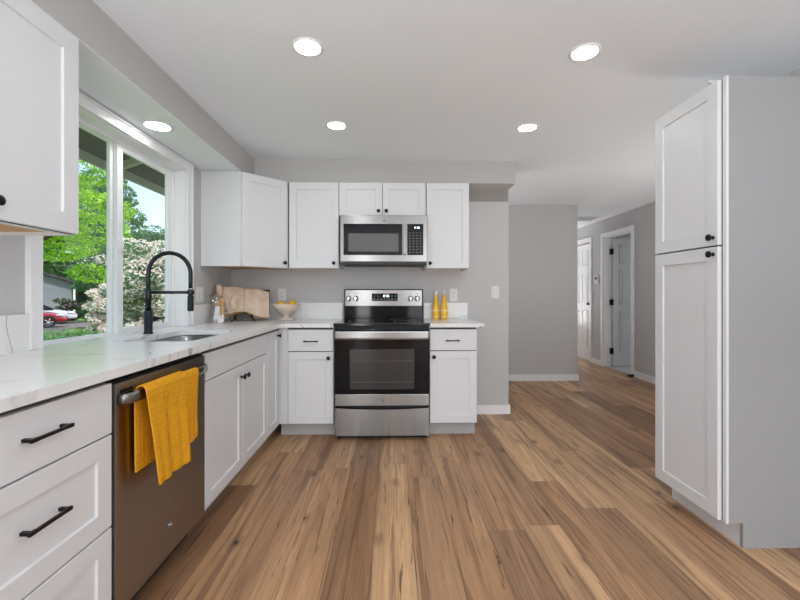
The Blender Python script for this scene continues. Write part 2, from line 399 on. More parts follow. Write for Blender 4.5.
# hall doors
def casing(bm, y0, y1, zt, wd=.06, t=.018):
    box(bm, XH - t, XH, y0 - wd, y0, 0, zt + wd, bev=.004); box(bm, XH - t, XH, y1, y1 + wd, 0, zt + wd, bev=.004)
    box(bm, XH - t, XH, y0, y1, zt, zt + wd, bev=.004)
    box(bm, XH, XH + T, y0, y0 + .012, 0, zt); box(bm, XH, XH + T, y1 - .012, y1, 0, zt); box(bm, XH, XH + T, y0, y1, zt - .012, zt)
def six_panel(bm, w_, h, t=.035, M=None):
    """leaf in x 0..w, z 0..h, front at y=0"""
    vs = box(bm, 0, w_, 0, t, 0, h)
    allv = list(vs); s = .105; pw = (w_ - 3 * s) / 2
    for zz in ((.24, .86), (.98, 1.50), (1.62, 1.90)):
        for k in range(2):
            xa = s + k * (pw + s)
            for f in (-1, 1):
                yb = 0 if f < 0 else t
                # moulded frame and raised field
                for (a, b_, c, d) in ((xa, xa + pw, zz[0], zz[0] + .022), (xa, xa + pw, zz[1] - .022, zz[1]), (xa, xa + .022, zz[0], zz[1]), (xa + pw - .022, xa + pw, zz[0], zz[1])):
                    allv += box(bm, a, b_, min(yb, yb + f * .007), max(yb, yb + f * .007), c, d)
                allv += box(bm, xa + .045, xa + pw - .045, min(yb, yb + f * .005), max(yb, yb + f * .005), zz[0] + .045, zz[1] - .045)
    if M is not None: bmesh.ops.transform(bm, matrix=M, verts=[v for v in allv if v.is_valid])
d1 = sroot('door_1', 'white six panel closet door closed at the far end of the hall')
bm = B(); casing(bm, *D1); mk('door_casing', bm, TRIM, d1)
bm = B(); six_panel(bm, D1[1] - D1[0] - .03, 2.0, M=Matrix.Translation((XH + .02, D1[1] - .015, .012)) @ Matrix.Rotation(-PI / 2, 4, 'Z')); mk('door_leaf', bm, TRIM, d1)
bm = B(); lathe(bm, [(0, 0), (.022, 0), (.022, .004), (.008, .008), (.008, .02), (.018, .026), (.018, .034), (0, .036)], (XH + .012, 6.83, .98), 16, Matrix.Rotation(-PI / 2, 3, 'Y')); mk('door_knob', bm, BLACK, d1)
d2 = sroot('door_2', 'pale six panel door standing open into the side room off the hall')
bm = B(); casing(bm, *D2); mk('door_casing', bm, TRIM, d2)
bm = B(); six_panel(bm, .73, 2.01, M=Matrix.Translation((XH + T + .005, D2[1] - .05, .015))); lf = mk('door_leaf', bm, simple('door_paint_gray_white', (.66, .68, .69), .45), d2)
for z in (.25, 1.02, 1.82):
    bm = B(); box(bm, XH + T - .03, XH + T + .012, D2[1] - .058, D2[1] - .012, z - .045, z + .045); cyl(bm, (XH + T + .002, D2[1] - .060, z - .045), (XH + T + .002, D2[1] - .060, z + .045), .007); mk('hinge', bm, BLACK, d2)
bm = B(); box(bm, XH - .075, XH - .015, 5.50, 5.53, 0, .035); cyl(bm, (XH - .09, 5.515, .02), (XH - .075, 5.515, .02), .012); tag(mk('door_stop', bm, RUBBER), 'small black rubber door stop on the floor by the hall door casing', 'door stop')

# window
w1 = sroot('window_1', 'white framed sliding window over the sink counter')
y0, y1, z0, z1 = WIN; cw = .068; ct_ = .062; c0 = XW
bm = B()
for a in ((y0 - cw, y0, .915, z1 + ct_), (y1, y1 + cw, .915, z1 + ct_), (y0, y1, z1, z1 + ct_)):
    box(bm, c0 + .0002, c0 + .017, *a, bev=.003)
for a in ((y0 - cw - .001, y0 - cw + .014, .916, z1 + ct_ - .014), (y1 + cw - .014, y1 + cw + .001, .916, z1 + ct_ - .014), (y0 - cw - .001, y1 + cw + .001, z1 + ct_ - .0135, z1 + ct_ + .001)):
    box(bm, c0 - .001, c0 + .024, *a, bev=.003)
mk('window_casing', bm, TRIM, w1)
bm = B()
box(bm, c0 - .14, c0, y0, y0 + .006, .915, z1); box(bm, c0 - .14, c0, y1 - .006, y1, .915, z1); box(bm, c0 - .14, c0, y0, y1, z1 - .006, z1); mk('window_jamb', bm, TRIM, w1)
XG = XW - .09
def frame(bm, xa, xb, ya, yb, za, zb, fw, bev=.003):
    box(bm, xa, xb, ya, ya + fw, za, zb, bev=bev); box(bm, xa, xb, yb - fw, yb, za, zb, bev=bev)
    box(bm, xa, xb, ya + fw, yb - fw, za, za + fw, bev=bev); box(bm, xa, xb, ya + fw, yb - fw, zb - fw, zb, bev=bev)
bm = B(); frame(bm, XG - .05, XG + .012, y0 + .006, y1 - .006, .884, z1 - .006, .022); mk('window_frame', bm, VINYL, w1)
bm = B(); frame(bm, XG - .046, XG - .024, y0 + .028, 2.401, .900, 2.058, .027); s1 = mk('fixed_sash', bm, VINYL, w1)
bm = B(); box(bm, XG - .037, XG - .033, y0 + .052, 2.376, .925, 2.033); mk('pane', bm, GLASS, s1)
bm = B(); frame(bm, XG - .020, XG + .004, 2.394, y1 - .030, .897, 2.054, .050); s2 = mk('sliding_sash', bm, VINYL, w1)
bm = B(); box(bm, XG - .010, XG - .006, 2.442, y1 - .078, .945, 2.006); mk('pane', bm, GLASS, s2)
bm = B(); box(bm, XG + .004, XG + .018, 2.400, 2.425, 1.40, 1.47, bev=.004); box(bm, XG + .012, XG + .026, 2.405, 2.417, 1.42, 1.45, bev=.003); mk('latch', bm, VINYL, s2)

# ================================================================== countertops
ZC = .914
def rrect(x0, x1, y0, y1, r, n=6):
    p = []
    for cx, cy, a0 in ((x1 - r, y1 - r, 0), (x0 + r, y1 - r, 90), (x0 + r, y0 + r, 180), (x1 - r, y0 + r, 270)):
        for k in range(n + 1):
            a = math.radians(a0 + 90 * k / n); p.append((cx + r * math.cos(a), cy + r * math.sin(a)))
    return p
SK = (-1.365, -1.000, 2.02, 2.66)
def slab_hole(outer, inner, z0, z1, bev=.003):
    bm = B(); es = []
    for lp in (outer, inner):
        if not lp: continue
        v = [bm.verts.new((x, y, z1)) for x, y in lp]
        es += [bm.edges.new((v[i], v[(i + 1) % len(v)])) for i in range(len(v))]
    bmesh.ops.triangle_fill(bm, use_beauty=True, edges=es)
    r = bmesh.ops.extrude_face_region(bm, geom=list(bm.faces))
    for g in r['geom']:
        if isinstance(g, bmesh.types.BMVert): g.co.z = z0
    return bm
outer = [(-1.519, .40), (-.872, .40), (-.872, 3.195), (-.465, 3.195), (-.465, 3.843), (-1.519, 3.843), (-1.519, 3.001), (-1.597, 3.001), (-1.597, 1.779), (-1.519, 1.779)]
ct = mk('countertop', slab_hole(outer, rrect(*SK, .07), ZC - .03, ZC), QUARTZ)
tag(ct, 'L shaped white quartz countertop with faint gray veins holding the sink', 'countertop')
bm = B(); box(bm, .300, .737, 3.195, 3.843, ZC - .03, ZC, bev=.002)
tag(mk('countertop', bm, QUARTZ), 'short white quartz countertop just beside the range under the yellow bottles', 'countertop')
VEIN = simple('gray_quartz_vein', (.40, .37, .34), .3)
def splash(lst, label, vein=None):
    bm = B(); box(bm, *lst, ZC, 1.067, bev=.002); o = tag(mk('backsplash', bm, QUARTZ), label, 'backsplash')
    if vein:
        bm = B(); tube(bm, [(lst[1] - .0005, y, z) for y, z in vein], .0018, 6); mk('vein', bm, VEIN, o)
splash((XW + .001, XW + .020, .40, 1.701), 'low white quartz backsplash with a long gray vein before the window casing', [(1.603, 1.065), (1.600, 1.03), (1.606, .995), (1.616, .96), (1.624, .93), (1.626, .915)])
splash((XW + .001, XW + .020, 3.090, 3.842), 'low quartz backsplash on the window wall beyond the sink, beside the cookbook')
splash((XW + .021, -.465, WY - .021, WY - .001), 'low quartz backsplash behind the cookbook and the fruit bowl')
splash((.303, .722, WY - .021, WY - .001), 'low quartz backsplash behind the two yellow bottles')

# sink
sk = thing('kitchen_sink', 'undermount stainless steel sink set in the white counter below the window', 'sink', (-1.18, 2.34, .68))
def loc(bm, o): bmesh.ops.translate(bm, verts=bm.verts, vec=-Vector(o.location)); return bm
bm = B(); prof = [(.008, ZC - .031), (0, ZC - .036), (-.004, .74), (-.02, .705), (-.05, .695)]
rings = []
for ins, z in prof:
    rings.append([bm.verts.new((x, y, z)) for x, y in rrect(SK[0] - ins, SK[1] + ins, SK[2] - ins, SK[3] + ins, .07 + ins * .8)])
for a, b_ in zip(rings, rings[1:]):
    for k in range(len(a)):
        f = bm.faces.new((a[k], a[(k + 1) % len(a)], b_[(k + 1) % len(a)], b_[k])); f.smooth = True
bm.faces.new(rings[-1])
o = mk('basin', loc(bm, sk), SINKM, sk); o.modifiers.new('s', 'SOLIDIFY').thickness = .002; o.modifiers['s'].offset = 1
bm = B(); lathe(bm, [(0, .001), (.02, .001), (.03, .004), (.042, .004), (.042, 0)], (-1.18, 2.34, .695)); mk('drain', loc(bm, sk), CHROME, sk)

# faucet
fx, fy = -1.444, 2.42
fc = thing('faucet', 'tall dark gunmetal arched pull-down faucet standing beside the sink', 'faucet', (fx, fy, ZC))
bm = B(); lathe(bm, [(0, 0), (.027, 0), (.027, .006), (.0225, .009), (.0225, .134), (.0205, .137), (0, .137)]); mk('base', bm, FAUCET, fc)
bm = B(); lathe(bm, [(0, .137), (.0165, .137), (.0165, .262), (.014, .266), (0, .266)]); mk('column', bm, FAUCET, fc)
bm = B(); R = .124; pts = [(0, 0, .26), (0, 0, .30), (0, 0, .355)] + [(R - R * math.cos(t), 0, .355 + R * math.sin(t)) for t in [PI * k / 22 for k in range(1, 23)]] + [(2 * R, 0, .31), (2 * R, 0, .262)]
tube(bm, pts, .012, 14); mk('spout', bm, FAUCET, fc)
bm = B(); tube(bm, [(0, 0, .245), (2 * R - .01, 0, .245)], .0085, 12)
lathe(bm, [(.020, -.012), (.020, .012)], (2 * R, 0, .245)); mk('support_arm', bm, FAUCET, fc)
bm = B(); lathe(bm, [(0, .265), (.0135, .265), (.0135, .225), (.017, .22), (.0175, .140), (.015, .134), (0, .134)], (2 * R, 0, 0)); h = mk('spray_head', bm, FAUCET, fc)
bm = B()
for z in (.215, .195, .178): cyl(bm, (2 * R + .005, .0165 * 0 - .012, z), (2 * R + .019, -.016, z), .006)
mk('spray_button', bm, RUBBER, h)
bm = B(); cyl(bm, (2 * R, 0, .262), (2 * R, 0, .268), .0142); mk('collar', bm, CHROME, h)
bm = B(); cyl(bm, (0, .015, .085), (.01, .062, .085), .015, .0165); cyl(bm, (.01, .062, .085), (.055, .075, .093), .006, .005); mk('lever', bm, FAUCET, fc)

# ================================================================== base cabinets
CF = XW + .61        # carcass front plane of the left run (-.911)
def cabinet(name, label, w_, loc, rz, z0, z1, depth, toe=False, mat=CAB):
    t = thing(name, label, 'cabinet', loc, rz)
    bm = B(); box(bm, .0005, .018, .003, depth, z0, z1); box(bm, w_ - .018, w_ - .0005, .003, depth, z0, z1); box(bm, .018, w_ - .018, depth - .008, depth, z0, z1)
    box(bm, .018, w_ - .018, .003, depth - .008, z0, z0 + .016); box(bm, .018, w_ - .018, .003, .022, z1 - .06, z1); mk('body', bm, mat, t)
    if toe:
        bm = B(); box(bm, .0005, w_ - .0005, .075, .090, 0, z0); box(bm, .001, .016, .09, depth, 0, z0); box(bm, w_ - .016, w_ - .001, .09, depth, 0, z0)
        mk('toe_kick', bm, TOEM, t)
    # dark sheet behind the fronts, shade of the gaps put into its colour
    bm = B(); box(bm, .004, w_ - .004, .0, .003, z0 + .003, z1 - .002); mk('face_gap', bm, CABIN, t)
    return t
g = .0021
def door(t, x0, x1, z0, z1, kn=None, rail=.060):
    bm = B(); shaker(bm, x0 + g, x1 - g, z0 + g, z1 - g, rail=rail); d = mk('door', bm, CAB, t)
    if kn: knob(d, *kn)
    return d
def drawer(t, x0, x1, z0, z1, flat=False, pl=None, pw=.130):
    bm = B(); (slab if flat else shaker)(bm, x0 + g, x1 - g, z0 + g, z1 - g); d = mk('drawer', bm, CAB, t)
    if pl: pull(d, *pl, wd=pw)
    return d
RZ = PI / 2
# left run : local x -> +Y
t = cabinet('drawer_cabinet', 'white three drawer base cabinet nearest the viewer, with black bar pulls', .91, (CF, .393, 0), RZ, .114, .883, .60, True)
drawer(t, 0, .91, .706, .868, True, (.655, .795)); drawer(t, 0, .91, .411, .704, False, (.650, .573)); drawer(t, 0, .91, .116, .409, False, (.650, .270))
for ch in t.children:
    pass
t = cabinet('sink_cabinet', 'white two door sink base cabinet between dishwasher and corner cabinet', .958, (CF, 1.944, 0), RZ, .114, .883, .60, True)
drawer(t, 0, .958, .731, .866, True)['label'] = 'flat false drawer front'
door(t, 0, .488, .116, .729, (.455, .66)); door(t, .488, .958, .116, .729, (.521, .66))
t = cabinet('corner_cabinet', 'narrow white corner base cabinet door with a knob near its top', .300, (CF, 2.905, 0), RZ, .114, .883, .60, True)
door(t, .003, .285, .116, .866, (.245, .826), .062)
# back run
BFc = WY - .61
t = cabinet('base_cabinet', 'white base cabinet with one drawer and one door, in the corner against the range', .440, (-.9035, BFc, 0), 0, .114, .883, .60, True)
boxes('corner_filler', CAB, [(.0, .075, -.006, .003, .114, .883)], t)
drawer(t, .078, .438, .694, .868, True, (.262, .775), .115); door(t, .078, .438, .116, .691, (.401, .642))
t = cabinet('base_cabinet', 'narrow white base cabinet with drawer and door, under the yellow bottles', .380, (.303, BFc, 0), 0, .114, .883, .60, True)
drawer(t, 0, .38, .698, .868, True, (.182, .779), .11); door(t, 0, .38, .116, .695, (.032, .648))
# upper cabinets
def upper(name, label, w_, loc, rz, z0, z1=SZ - .006, cleat=False):
    t = thing(name, label, 'cabinet', loc, rz); d = .304
    bm = B(); box(bm, 0.0005, .016, .003, d, z0, z1); box(bm, w_ - .016, w_ - .0005, .003, d, z0, z1); box(bm, .016, w_ - .016, .003, d, z1 - .016, z1)
    box(bm, .016, w_ - .016, d - .01, d, z0, z1); box(bm, .016, w_ - .016, .003, .02, z0, z0 + .02); mk('body', bm, CAB, t)
    bm = B(); box(bm, .016, w_ - .016, .021, d - .01, z0 + .012, z0 + .024); 
    if cleat: box(bm, .016, w_ - .016, d - .024, d - .010, z0, z0 + .012)
    b_ = mk('bottom_panel', bm, MAPLE, t); b_['label'] = 'bare maple coloured underside'
    bm = B(); box(bm, .004, w_ - .004, .0, .003, z0 + .003, z1 - .002); mk('face_gap', bm, CABIN, t)
    return t
UX = XW + .305
t = upper('wall_cabinet', 'white wall cabinet in the near foreground beside the window, black knob at its corner', .76, (UX, .808, 0), RZ, 1.372, cleat=True)
door(t, 0, .362, 1.376, SZ - .010, (.33, 1.43)); door(t, .364, .76, 1.376, SZ - .010, (.423, 1.430), .070)
UY = WY - .305
t = upper('wall_cabinet', 'white single door wall cabinet between the angled corner cabinet and the microwave', .446, (-.909, UY, 0), 0, 1.372)
door(t, .014, .446, 1.374, SZ - .010, (.405, 1.418), .062)
t = upper('wall_cabinet', 'short white two door wall cabinet directly above the microwave', .762, (-.463, UY, 0), 0, 1.830)
door(t, 0.004, .381, 1.832, SZ - .010, (.347, 1.873), .058); door(t, .381, .758, 1.832, SZ - .010, (.414, 1.873), .058)
t = upper('wall_cabinet', 'white single door wall cabinet hanging last in the row, above the yellow bottles', .381, (.299, UY, 0), 0, 1.372)
door(t, 0.004, .379, 1.374, SZ - .010, (.034, 1.418), .058)
# diagonal corner wall cabinet
t = thing('corner_wall_cabinet', 'white angled corner wall cabinet hanging over the open cookbook', 'cabinet', (XW + .002, WY - .002, 1.372))
P = [(0, 0), (0, -.607), (.305, -.607), (.607, -.305), (.607, 0)]
zt = SZ - .006 - 1.372
bm = B(); prism(bm, P, .014, zt); prism(bm, [(0, -.607), (.305, -.607), (.297, -.590), (0, -.590)], 0, .014); prism(bm, [(.305, -.607), (.607, -.305), (.595, -.293), (.293, -.595)], 0, .014); mk('body', bm, CAB, t)
bm = B(); prism(bm, [(.02, -.02), (.02, -.585), (.285, -.585), (.585, -.285), (.585, -.02)], .010, .0145); mk('bottom_panel', bm, MAPLE, t)
LD = math.hypot(.302, .302); MD = Matrix.Translation((.305, -.607, 0)) @ Matrix.Rotation(PI / 4, 4, 'Z')
bm = B(); shaker(bm, .012, LD - .010, .003, zt - .004, M=MD, rail=.062); d = mk('door', bm, CAB, t)
knob(d, LD - .045, .046, M=MD)

# pantry : faces -X
PX = 1.487
pt = thing('pantry_cabinet', 'tall white two door pantry cabinet with black knobs', 'cabinet', (PX + .02, 2.2475, 0), -PI / 2)
PH = 2.133; pw = .463
bm = B(); box(bm, .001, pw - .019, .003, .60, .114, PH); mk('body', bm, CAB, pt)
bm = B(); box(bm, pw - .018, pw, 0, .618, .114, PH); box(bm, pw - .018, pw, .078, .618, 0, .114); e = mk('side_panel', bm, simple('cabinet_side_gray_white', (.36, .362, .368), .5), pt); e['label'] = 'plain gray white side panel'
bm = B(); box(bm, pw - .017, pw + .003, -.002, .010, .112, PH + .001, bev=.002); mk('edge_stile', bm, CAB, pt)
bm = B(); box(bm, .004, pw - .022, 0, .003, .118, PH - .003); mk('face_gap', bm, CABIN, pt)
bm = B(); box(bm, .001, pw - .018, .078, .092, 0, .113); mk('toe_kick', bm, CAB, pt)
d = door(pt, .001, pw - .021, 1.372, PH - .004, None, .062); knob(d, pw - .048, 1.410)
d = door(pt, .001, pw - .021, .116, 1.369, None, .062); knob(d, pw - .048, 1.333)
bm = B(); tube(bm, [(PX + .16, 1.85, PH + .02), (PX + .08, 1.90, PH + .030), (PX + .04, 1.91, PH + .040)], .007, 10); box(bm, PX + .14, PX + .18, 1.83, 1.87, PH, PH + .022)
tag(mk('hinge_clip', bm, PLAST), 'small white plastic clip lying on top of the tall pantry', 'clip')

# ================================================================== dishwasher
def emblem(parent, x, z, y, rad):
    """round monogram: an outer ring with two looping script letters"""
    bm = B(); k = rad / .016
    tube(bm, [(x + .0125 * k * math.cos(a), y, z + .0125 * k * math.sin(a)) for a in [2 * PI * i / 28 for i in range(29)]], .0007 * k, 6)
    for s_ in (-1, 1):
        c = s_ * .0042 * k
        tube(bm, [(x + c + .0042 * k * math.cos(a), y, z + (.0065 - .0006 * i) * k * math.sin(a)) for i, a in enumerate([.5 + 5.2 * j / 11 for j in range(12)])], .0008 * k, 6)
    tube(bm, [(x - .003 * k, y, z), (x + .007 * k, y, z + .001 * k)], .0007 * k, 6)
    mk('monogram', bm, CHROME, parent)
dw = thing('dishwasher', 'stainless steel dishwasher built in under the counter with a towel on its handle', 'dishwasher', (CF, 1.3075, 0), RZ)
dwx = .632
boxes('body', DARKP, [(.004, dwx - .004, .01, .58, .10, .868)], dw)
bm = B(); box(bm, .006, dwx - .006, -.022, .008, .108, .858, bev=.004); dp = mk('door', bm, DWSTEEL, dw)
boxes('control_strip', BLACK, [(.006, dwx - .006, -.010, .008, .859, .866)], dw)
bm = B()
for k in range(5):
    for j in range(2): box(bm, .030 + k * .013, .041 + k * .013, -.0235, -.0215, .812 + j * .013, .821 + j * .013)
mk('vent', bm, BLACK, dp)
bm = B(); hz = .806
tube(bm, [(.022, -.022, hz), (.024, -.040, hz), (.045, -.050, hz), (.10, -.0535, hz), (.3, -.056, hz), (.52, -.0535, hz), (.576, -.050, hz), (.597, -.040, hz), (.599, -.022, hz)], .0085, 12)
bmesh.ops.scale(bm, vec=(1, 1, 2.2), space=Matrix.Translation((0, 0, -hz)), verts=bm.verts)
mk('handle', bm, STEEL, dw)
bm = B(); lathe(bm, [(.0, .0), (.016, 0), (.016, .002), (.014, .003), (0, .003)], (.322, -.022, .228), 24, Matrix.Rotation(PI / 2, 3, 'X')); mk('badge', bm, BADGE, dp); emblem(dw, .322, .228, -.0254, .016)
boxes('toe_kick', DARKP, [(.006, dwx - .006, .06, .075, 0, .10)], dw)

# towel
def sheet(us, vs, fn, th, parent, name):
    me = bpy.data.meshes.new(name); verts = []; faces = []; uvs = []
    nu, nv = us, vs
    for j in range(nv + 1):
        for i in range(nu + 1):
            verts.append(fn(i / nu, j / nv))
    for j in range(nv):
        for i in range(nu):
            a = j * (nu + 1) + i; faces.append((a, a + 1, a + nu + 2, a + nu + 1))
    me.from_pydata(verts, [], faces); uvl = me.uv_layers.new()
    for p in me.polygons:
        p.use_smooth = True
        for li in p.loop_indices:
            vi = me.loops[li].vertex_index; j, i = divmod(vi, nu + 1); uvl.data[li].uv = (i / nu * .36, j / nv)
    o = bpy.data.objects.new(name, me); col.objects.link(o); me.materials.append(TOWEL)
    m = o.modifiers.new('s', 'SOLIDIFY'); m.thickness = th; m.offset = 0
    m = o.modifiers.new('b', 'SUBSURF'); m.levels = 1; m.render_levels = 1
    if parent: o.parent = parent
    return o
HB = (-.857, hz)     # handle centre (x, z)
def towel_fn(ya, yb, zf, zb, off, spread, slant=0, seed=0.):
    rr = .013 + off; Ltop = PI * rr
    def fn(u, v):
        y = ya + (yb - ya) * u
        Lb = HB[1] + .01 - zb; Lf = HB[1] + .01 - (zf + slant * u); tot = Lb + Ltop + Lf; s = v * tot
        wav = .006 * math.sin(u * 9 + seed) + .004 * math.sin(u * 21 + 1 + seed)
        if s < Lb:
            d = (Lb - s); x = HB[0] - rr - .002 + wav * .15 * min(1, d * 3); z = HB[1] + .01 - d; yy = y + d * .01
        elif s < Lb + Ltop:
            a = PI * (s - Lb) / Ltop; x = HB[0] - rr * math.cos(a); z = HB[1] + .01 + rr * math.sin(a) * 1.1; yy = y
        else:
            d = s - Lb - Ltop; x = HB[0] + rr + wav * min(1, d * 6) + spread * d; z = HB[1] + .01 - d
            yy = y + d * .12 * (1 - u * .8) - .02 * d * u
        return (x, yy, z)
    return fn
tw = thing('dish_towel', 'mustard yellow waffle towel folded over the dishwasher handle', 'towel', (-.85, 1.56, .80))
TWI = Vector(tw.location)
def shift(fn): return lambda u, v: tuple(Vector(fn(u, v)) - TWI)
sheet(26, 60, shift(towel_fn(1.392, 1.652, .475, .535, .006, .05, .0)), .006, tw, 'front_fold')
sheet(16, 50, shift(towel_fn(1.585, 1.778, .520, .56, .0, .015, .02, 2.)), .005, tw, 'inner_fold')

# ================================================================== range
rg = thing('kitchen_range', 'freestanding stainless steel electric range with black glass cooktop and oven door', 'range', (-.4535, 3.175, 0))
RW = .753; D0 = 0.0   # local y=0 is the door front
boxes('body', BLACK, [(0.002, RW - .002, .045, .64, .03, .905), (.02, RW - .02, .06, .60, 0, .03)], rg)
bm = B(); box(bm, -.003, RW + .003, -.010, .600, .897, .921, bev=.005)
o = mk('cooktop', bm, CERAM, rg)
bm = B()
RINGM = simple('burner_ring_gray', (.10, .10, .105), .3)
for (x, y, r) in ((.20, .16, .105), (.20, .43, .075), (.55, .16, .085), (.55, .43, .105)):
    bm = B()
    for rr in (r,):
        a = [(rr - .0015, .9212), (rr - .0015, .9216), (rr + .0015, .9216), (rr + .0015, .9212)]
        lathe(bm, a, (x, y, 0), 40)
    mk('burner_ring', bm, RINGM, o)
# backguard
bm = B(); box(bm, .010, RW - .008, .585, .655, .915, 1.195, bev=.008); bgd = mk('backguard', bm, GLOSSB, rg)
bm = B(); box(bm, .020, RW - .018, .577, .588, 1.038, 1.187, bev=.003); cp = mk('control_panel', bm, STEEL, rg)
bm = B(); box(bm, .268, .508, .573, .578, 1.085, 1.155, bev=.002); dsp = mk('display', bm, GLOSSB, cp)
GLOW = simple('display_glow', (.75, .9, 1), .5, emis=2.5)
def digit(bm, ch, x, z, h, y, t=.0022):
    seg = {'a': (0, 1, 1), 'b': (1, .5, 0), 'c': (1, 0, 0), 'd': (0, 0, 1), 'e': (0, 0, 0), 'f': (0, .5, 0), 'g': (0, .5, 1)}
    tbl = {'1': 'bc', '2': 'abged', '0': 'abcdef', '4': 'fgbc', ':': ''}
    w_ = h * .55
    if ch == ':':
        for q in (.3, .7): box(bm, x + w_ * .3, x + w_ * .3 + t, y, y + .0005, z + h * q, z + h * q + t)
        return
    for s in tbl[ch]:
        a, b_, hor = seg[s]
        if hor: box(bm, x, x + w_, y, y + .0005, z + b_ * h - t / 2, z + b_ * h + t / 2)
        else: box(bm, x + a * w_ - t / 2, x + a * w_ + t / 2, y, y + .0005, z + b_ * h, z + b_ * h + h / 2)
bm = B()
for i, ch in enumerate('12:00'): digit(bm, ch, .366 + i * .0125, 1.123, .018, .5722)
mk('clock_digits', bm, GLOW, dsp)
ICON = simple('panel_print_gray', (.35, .35, .36), .5)
for k in range(7):
    boxes('touch_key', ICON, [(.284 + k * .033, .296 + k * .033, .5724, .573, 1.101, 1.106)], dsp)
    if k not in (2, 3, 4): boxes('touch_key', ICON, [(.284 + k * .033, .298 + k * .033, .5724, .573, 1.128, 1.134)], dsp)
for x in (.052, .118, .628, .690):
    bm = B(); lathe(bm, [(0, 0), (.026, 0), (.026, .004), (.0215, .007), (.0195, .026), (.017, .030), (0, .030)], (x, .577, 1.107), 26, Matrix.Rotation(PI / 2, 3, 'X'))
    box(bm, x - .0045, x + .0045, .539, .548, 1.089, 1.125, bev=.002); k = mk('knob', bm, CHROME, cp)
    k['label'] = 'round silver burner knob'
for x in (.052, .118, .628, .690): boxes('knob_marking', DARKP, [(x - .009, x + .009, .5764, .577, 1.150, 1.1535)], cp)
# door
bm = B(); box(bm, .006, RW - .006, 0, .045, .362, .872, bev=.004); dr = mk('oven_door', bm, GLOSSB, rg)
bm = B(); box(bm, .122, RW - .122, -.0015, .001, .400, .715, bev=.0); ow = mk('oven_window', bm, OVENGL, dr)
bm = B()
for z in (.455, .62):
    box(bm, .135, RW - .135, -.0022, -.0016, z, z + .0035)
mk('oven_rack', bm, simple('oven_rack_dim', (.09, .09, .09), .4, .5), ow)
bm = B(); box(bm, .004, RW - .004, -.050, -.018, .795, .862, bev=.014)
for x in (.004, RW - .044): box(bm, x, x + .040, -.030, .004, .805, .852, bev=.004)
mk('oven_handle', bm, STEEL, dr)
bm = B(); box(bm, .006, RW - .006, -.002, .045, .270, .360, bev=.003); pn = mk('door_lower_panel', bm, STEEL, rg)
bm = B(); lathe(bm, [(0, 0), (.0155, 0), (.0155, .002), (.013, .003), (0, .003)], (RW / 2, -.002, .316), 24, Matrix.Rotation(PI / 2, 3, 'X')); mk('badge', bm, BADGE, pn); emblem(pn, RW / 2, .316, -.0054, .0155)
# storage drawer with curved lip
bm = B(); n = 24; top = []
for k in range(n + 1):
    u = k / n; x = .006 + (RW - .012) * u; z = .252 - (.013 * (1 - (2 * u - 1) ** 2) if .0 < u < 1 else 0); top.append((x, z))
fr = [bm.verts.new((x, -.002, z)) for x, z in top] + [bm.verts.new((RW - .006, -.002, .034)), bm.verts.new((.006, -.002, .034))]
bk = [bm.verts.new((v.co.x, .045, v.co.z)) for v in fr]; m_ = len(fr)
bm.faces.new(fr); bm.faces.new(bk[::-1])
for k in range(m_): bm.faces.new((fr[k], bk[k], bk[(k + 1) % m_], fr[(k + 1) % m_]))
mk('storage_drawer', bm, STEEL, rg)

# ================================================================== microwave
mw = thing('microwave', 'over-the-range stainless steel microwave with black door glass and keypad', 'microwave', (-.443, WY - .395, 1.405))
MWW = .748; MH = .421
boxes('body', STEEL, [(0, MWW, .03, .393, .014, MH)], mw)
bm = B(); box(bm, .0, MWW, 0, .03, .022, MH, bev=.004); fp = mk('front_panel', bm, STEEL, mw)
bm = B(); box(bm, .030, .532, -.004, .002, .078, .345, bev=.003); mdr = mk('door_glass', bm, GLOSSB, mw)
bm = B(); box(bm, .072, .500, -.005, -.0035, .108, .262, bev=.0); mk('door_window', bm, MWGL, mdr)
bm = B(); box(bm, .575, .713, -.004, .002, .078, .345, bev=.003); kp = mk('control_panel', bm, GLOSSB, mw)
bm = B()
for i, ch in enumerate('12:00'): digit(bm, ch, .630 + i * .0105, .306, .014, -.0046, .002)
mk('clock_digits', bm, GLOW, kp)
for r in range(8):
    for c in range(4): boxes('key', ICON, [(.592 + c * .030, .604 + c * .030, -.0046, -.004, .100 + r * .024, .1035 + r * .024)], kp)
bm = B(); box(bm, .538, .568, -.030, -.016, .080, .345, bev=.006)
for z in (.095, .315): box(bm, .544, .562, -.020, .002, z, z + .016)
mk('handle', bm, STEEL, mw)
bm = B(); box(bm, .008, MWW - .008, .004, .36, 0, .022)
for k in range(4): box(bm, .05, MWW - .05, .03 + k * .012, .034 + k * .012, -.004, .0)
mk('vent_grille', bm, DARKP, mw)
bm = B(); cyl(bm, (.374, -.0002, .372), (.374, -.0018, .372), .010); mk('badge', bm, BADGE, fp); emblem(fp, .374, .372, -.002, .010)

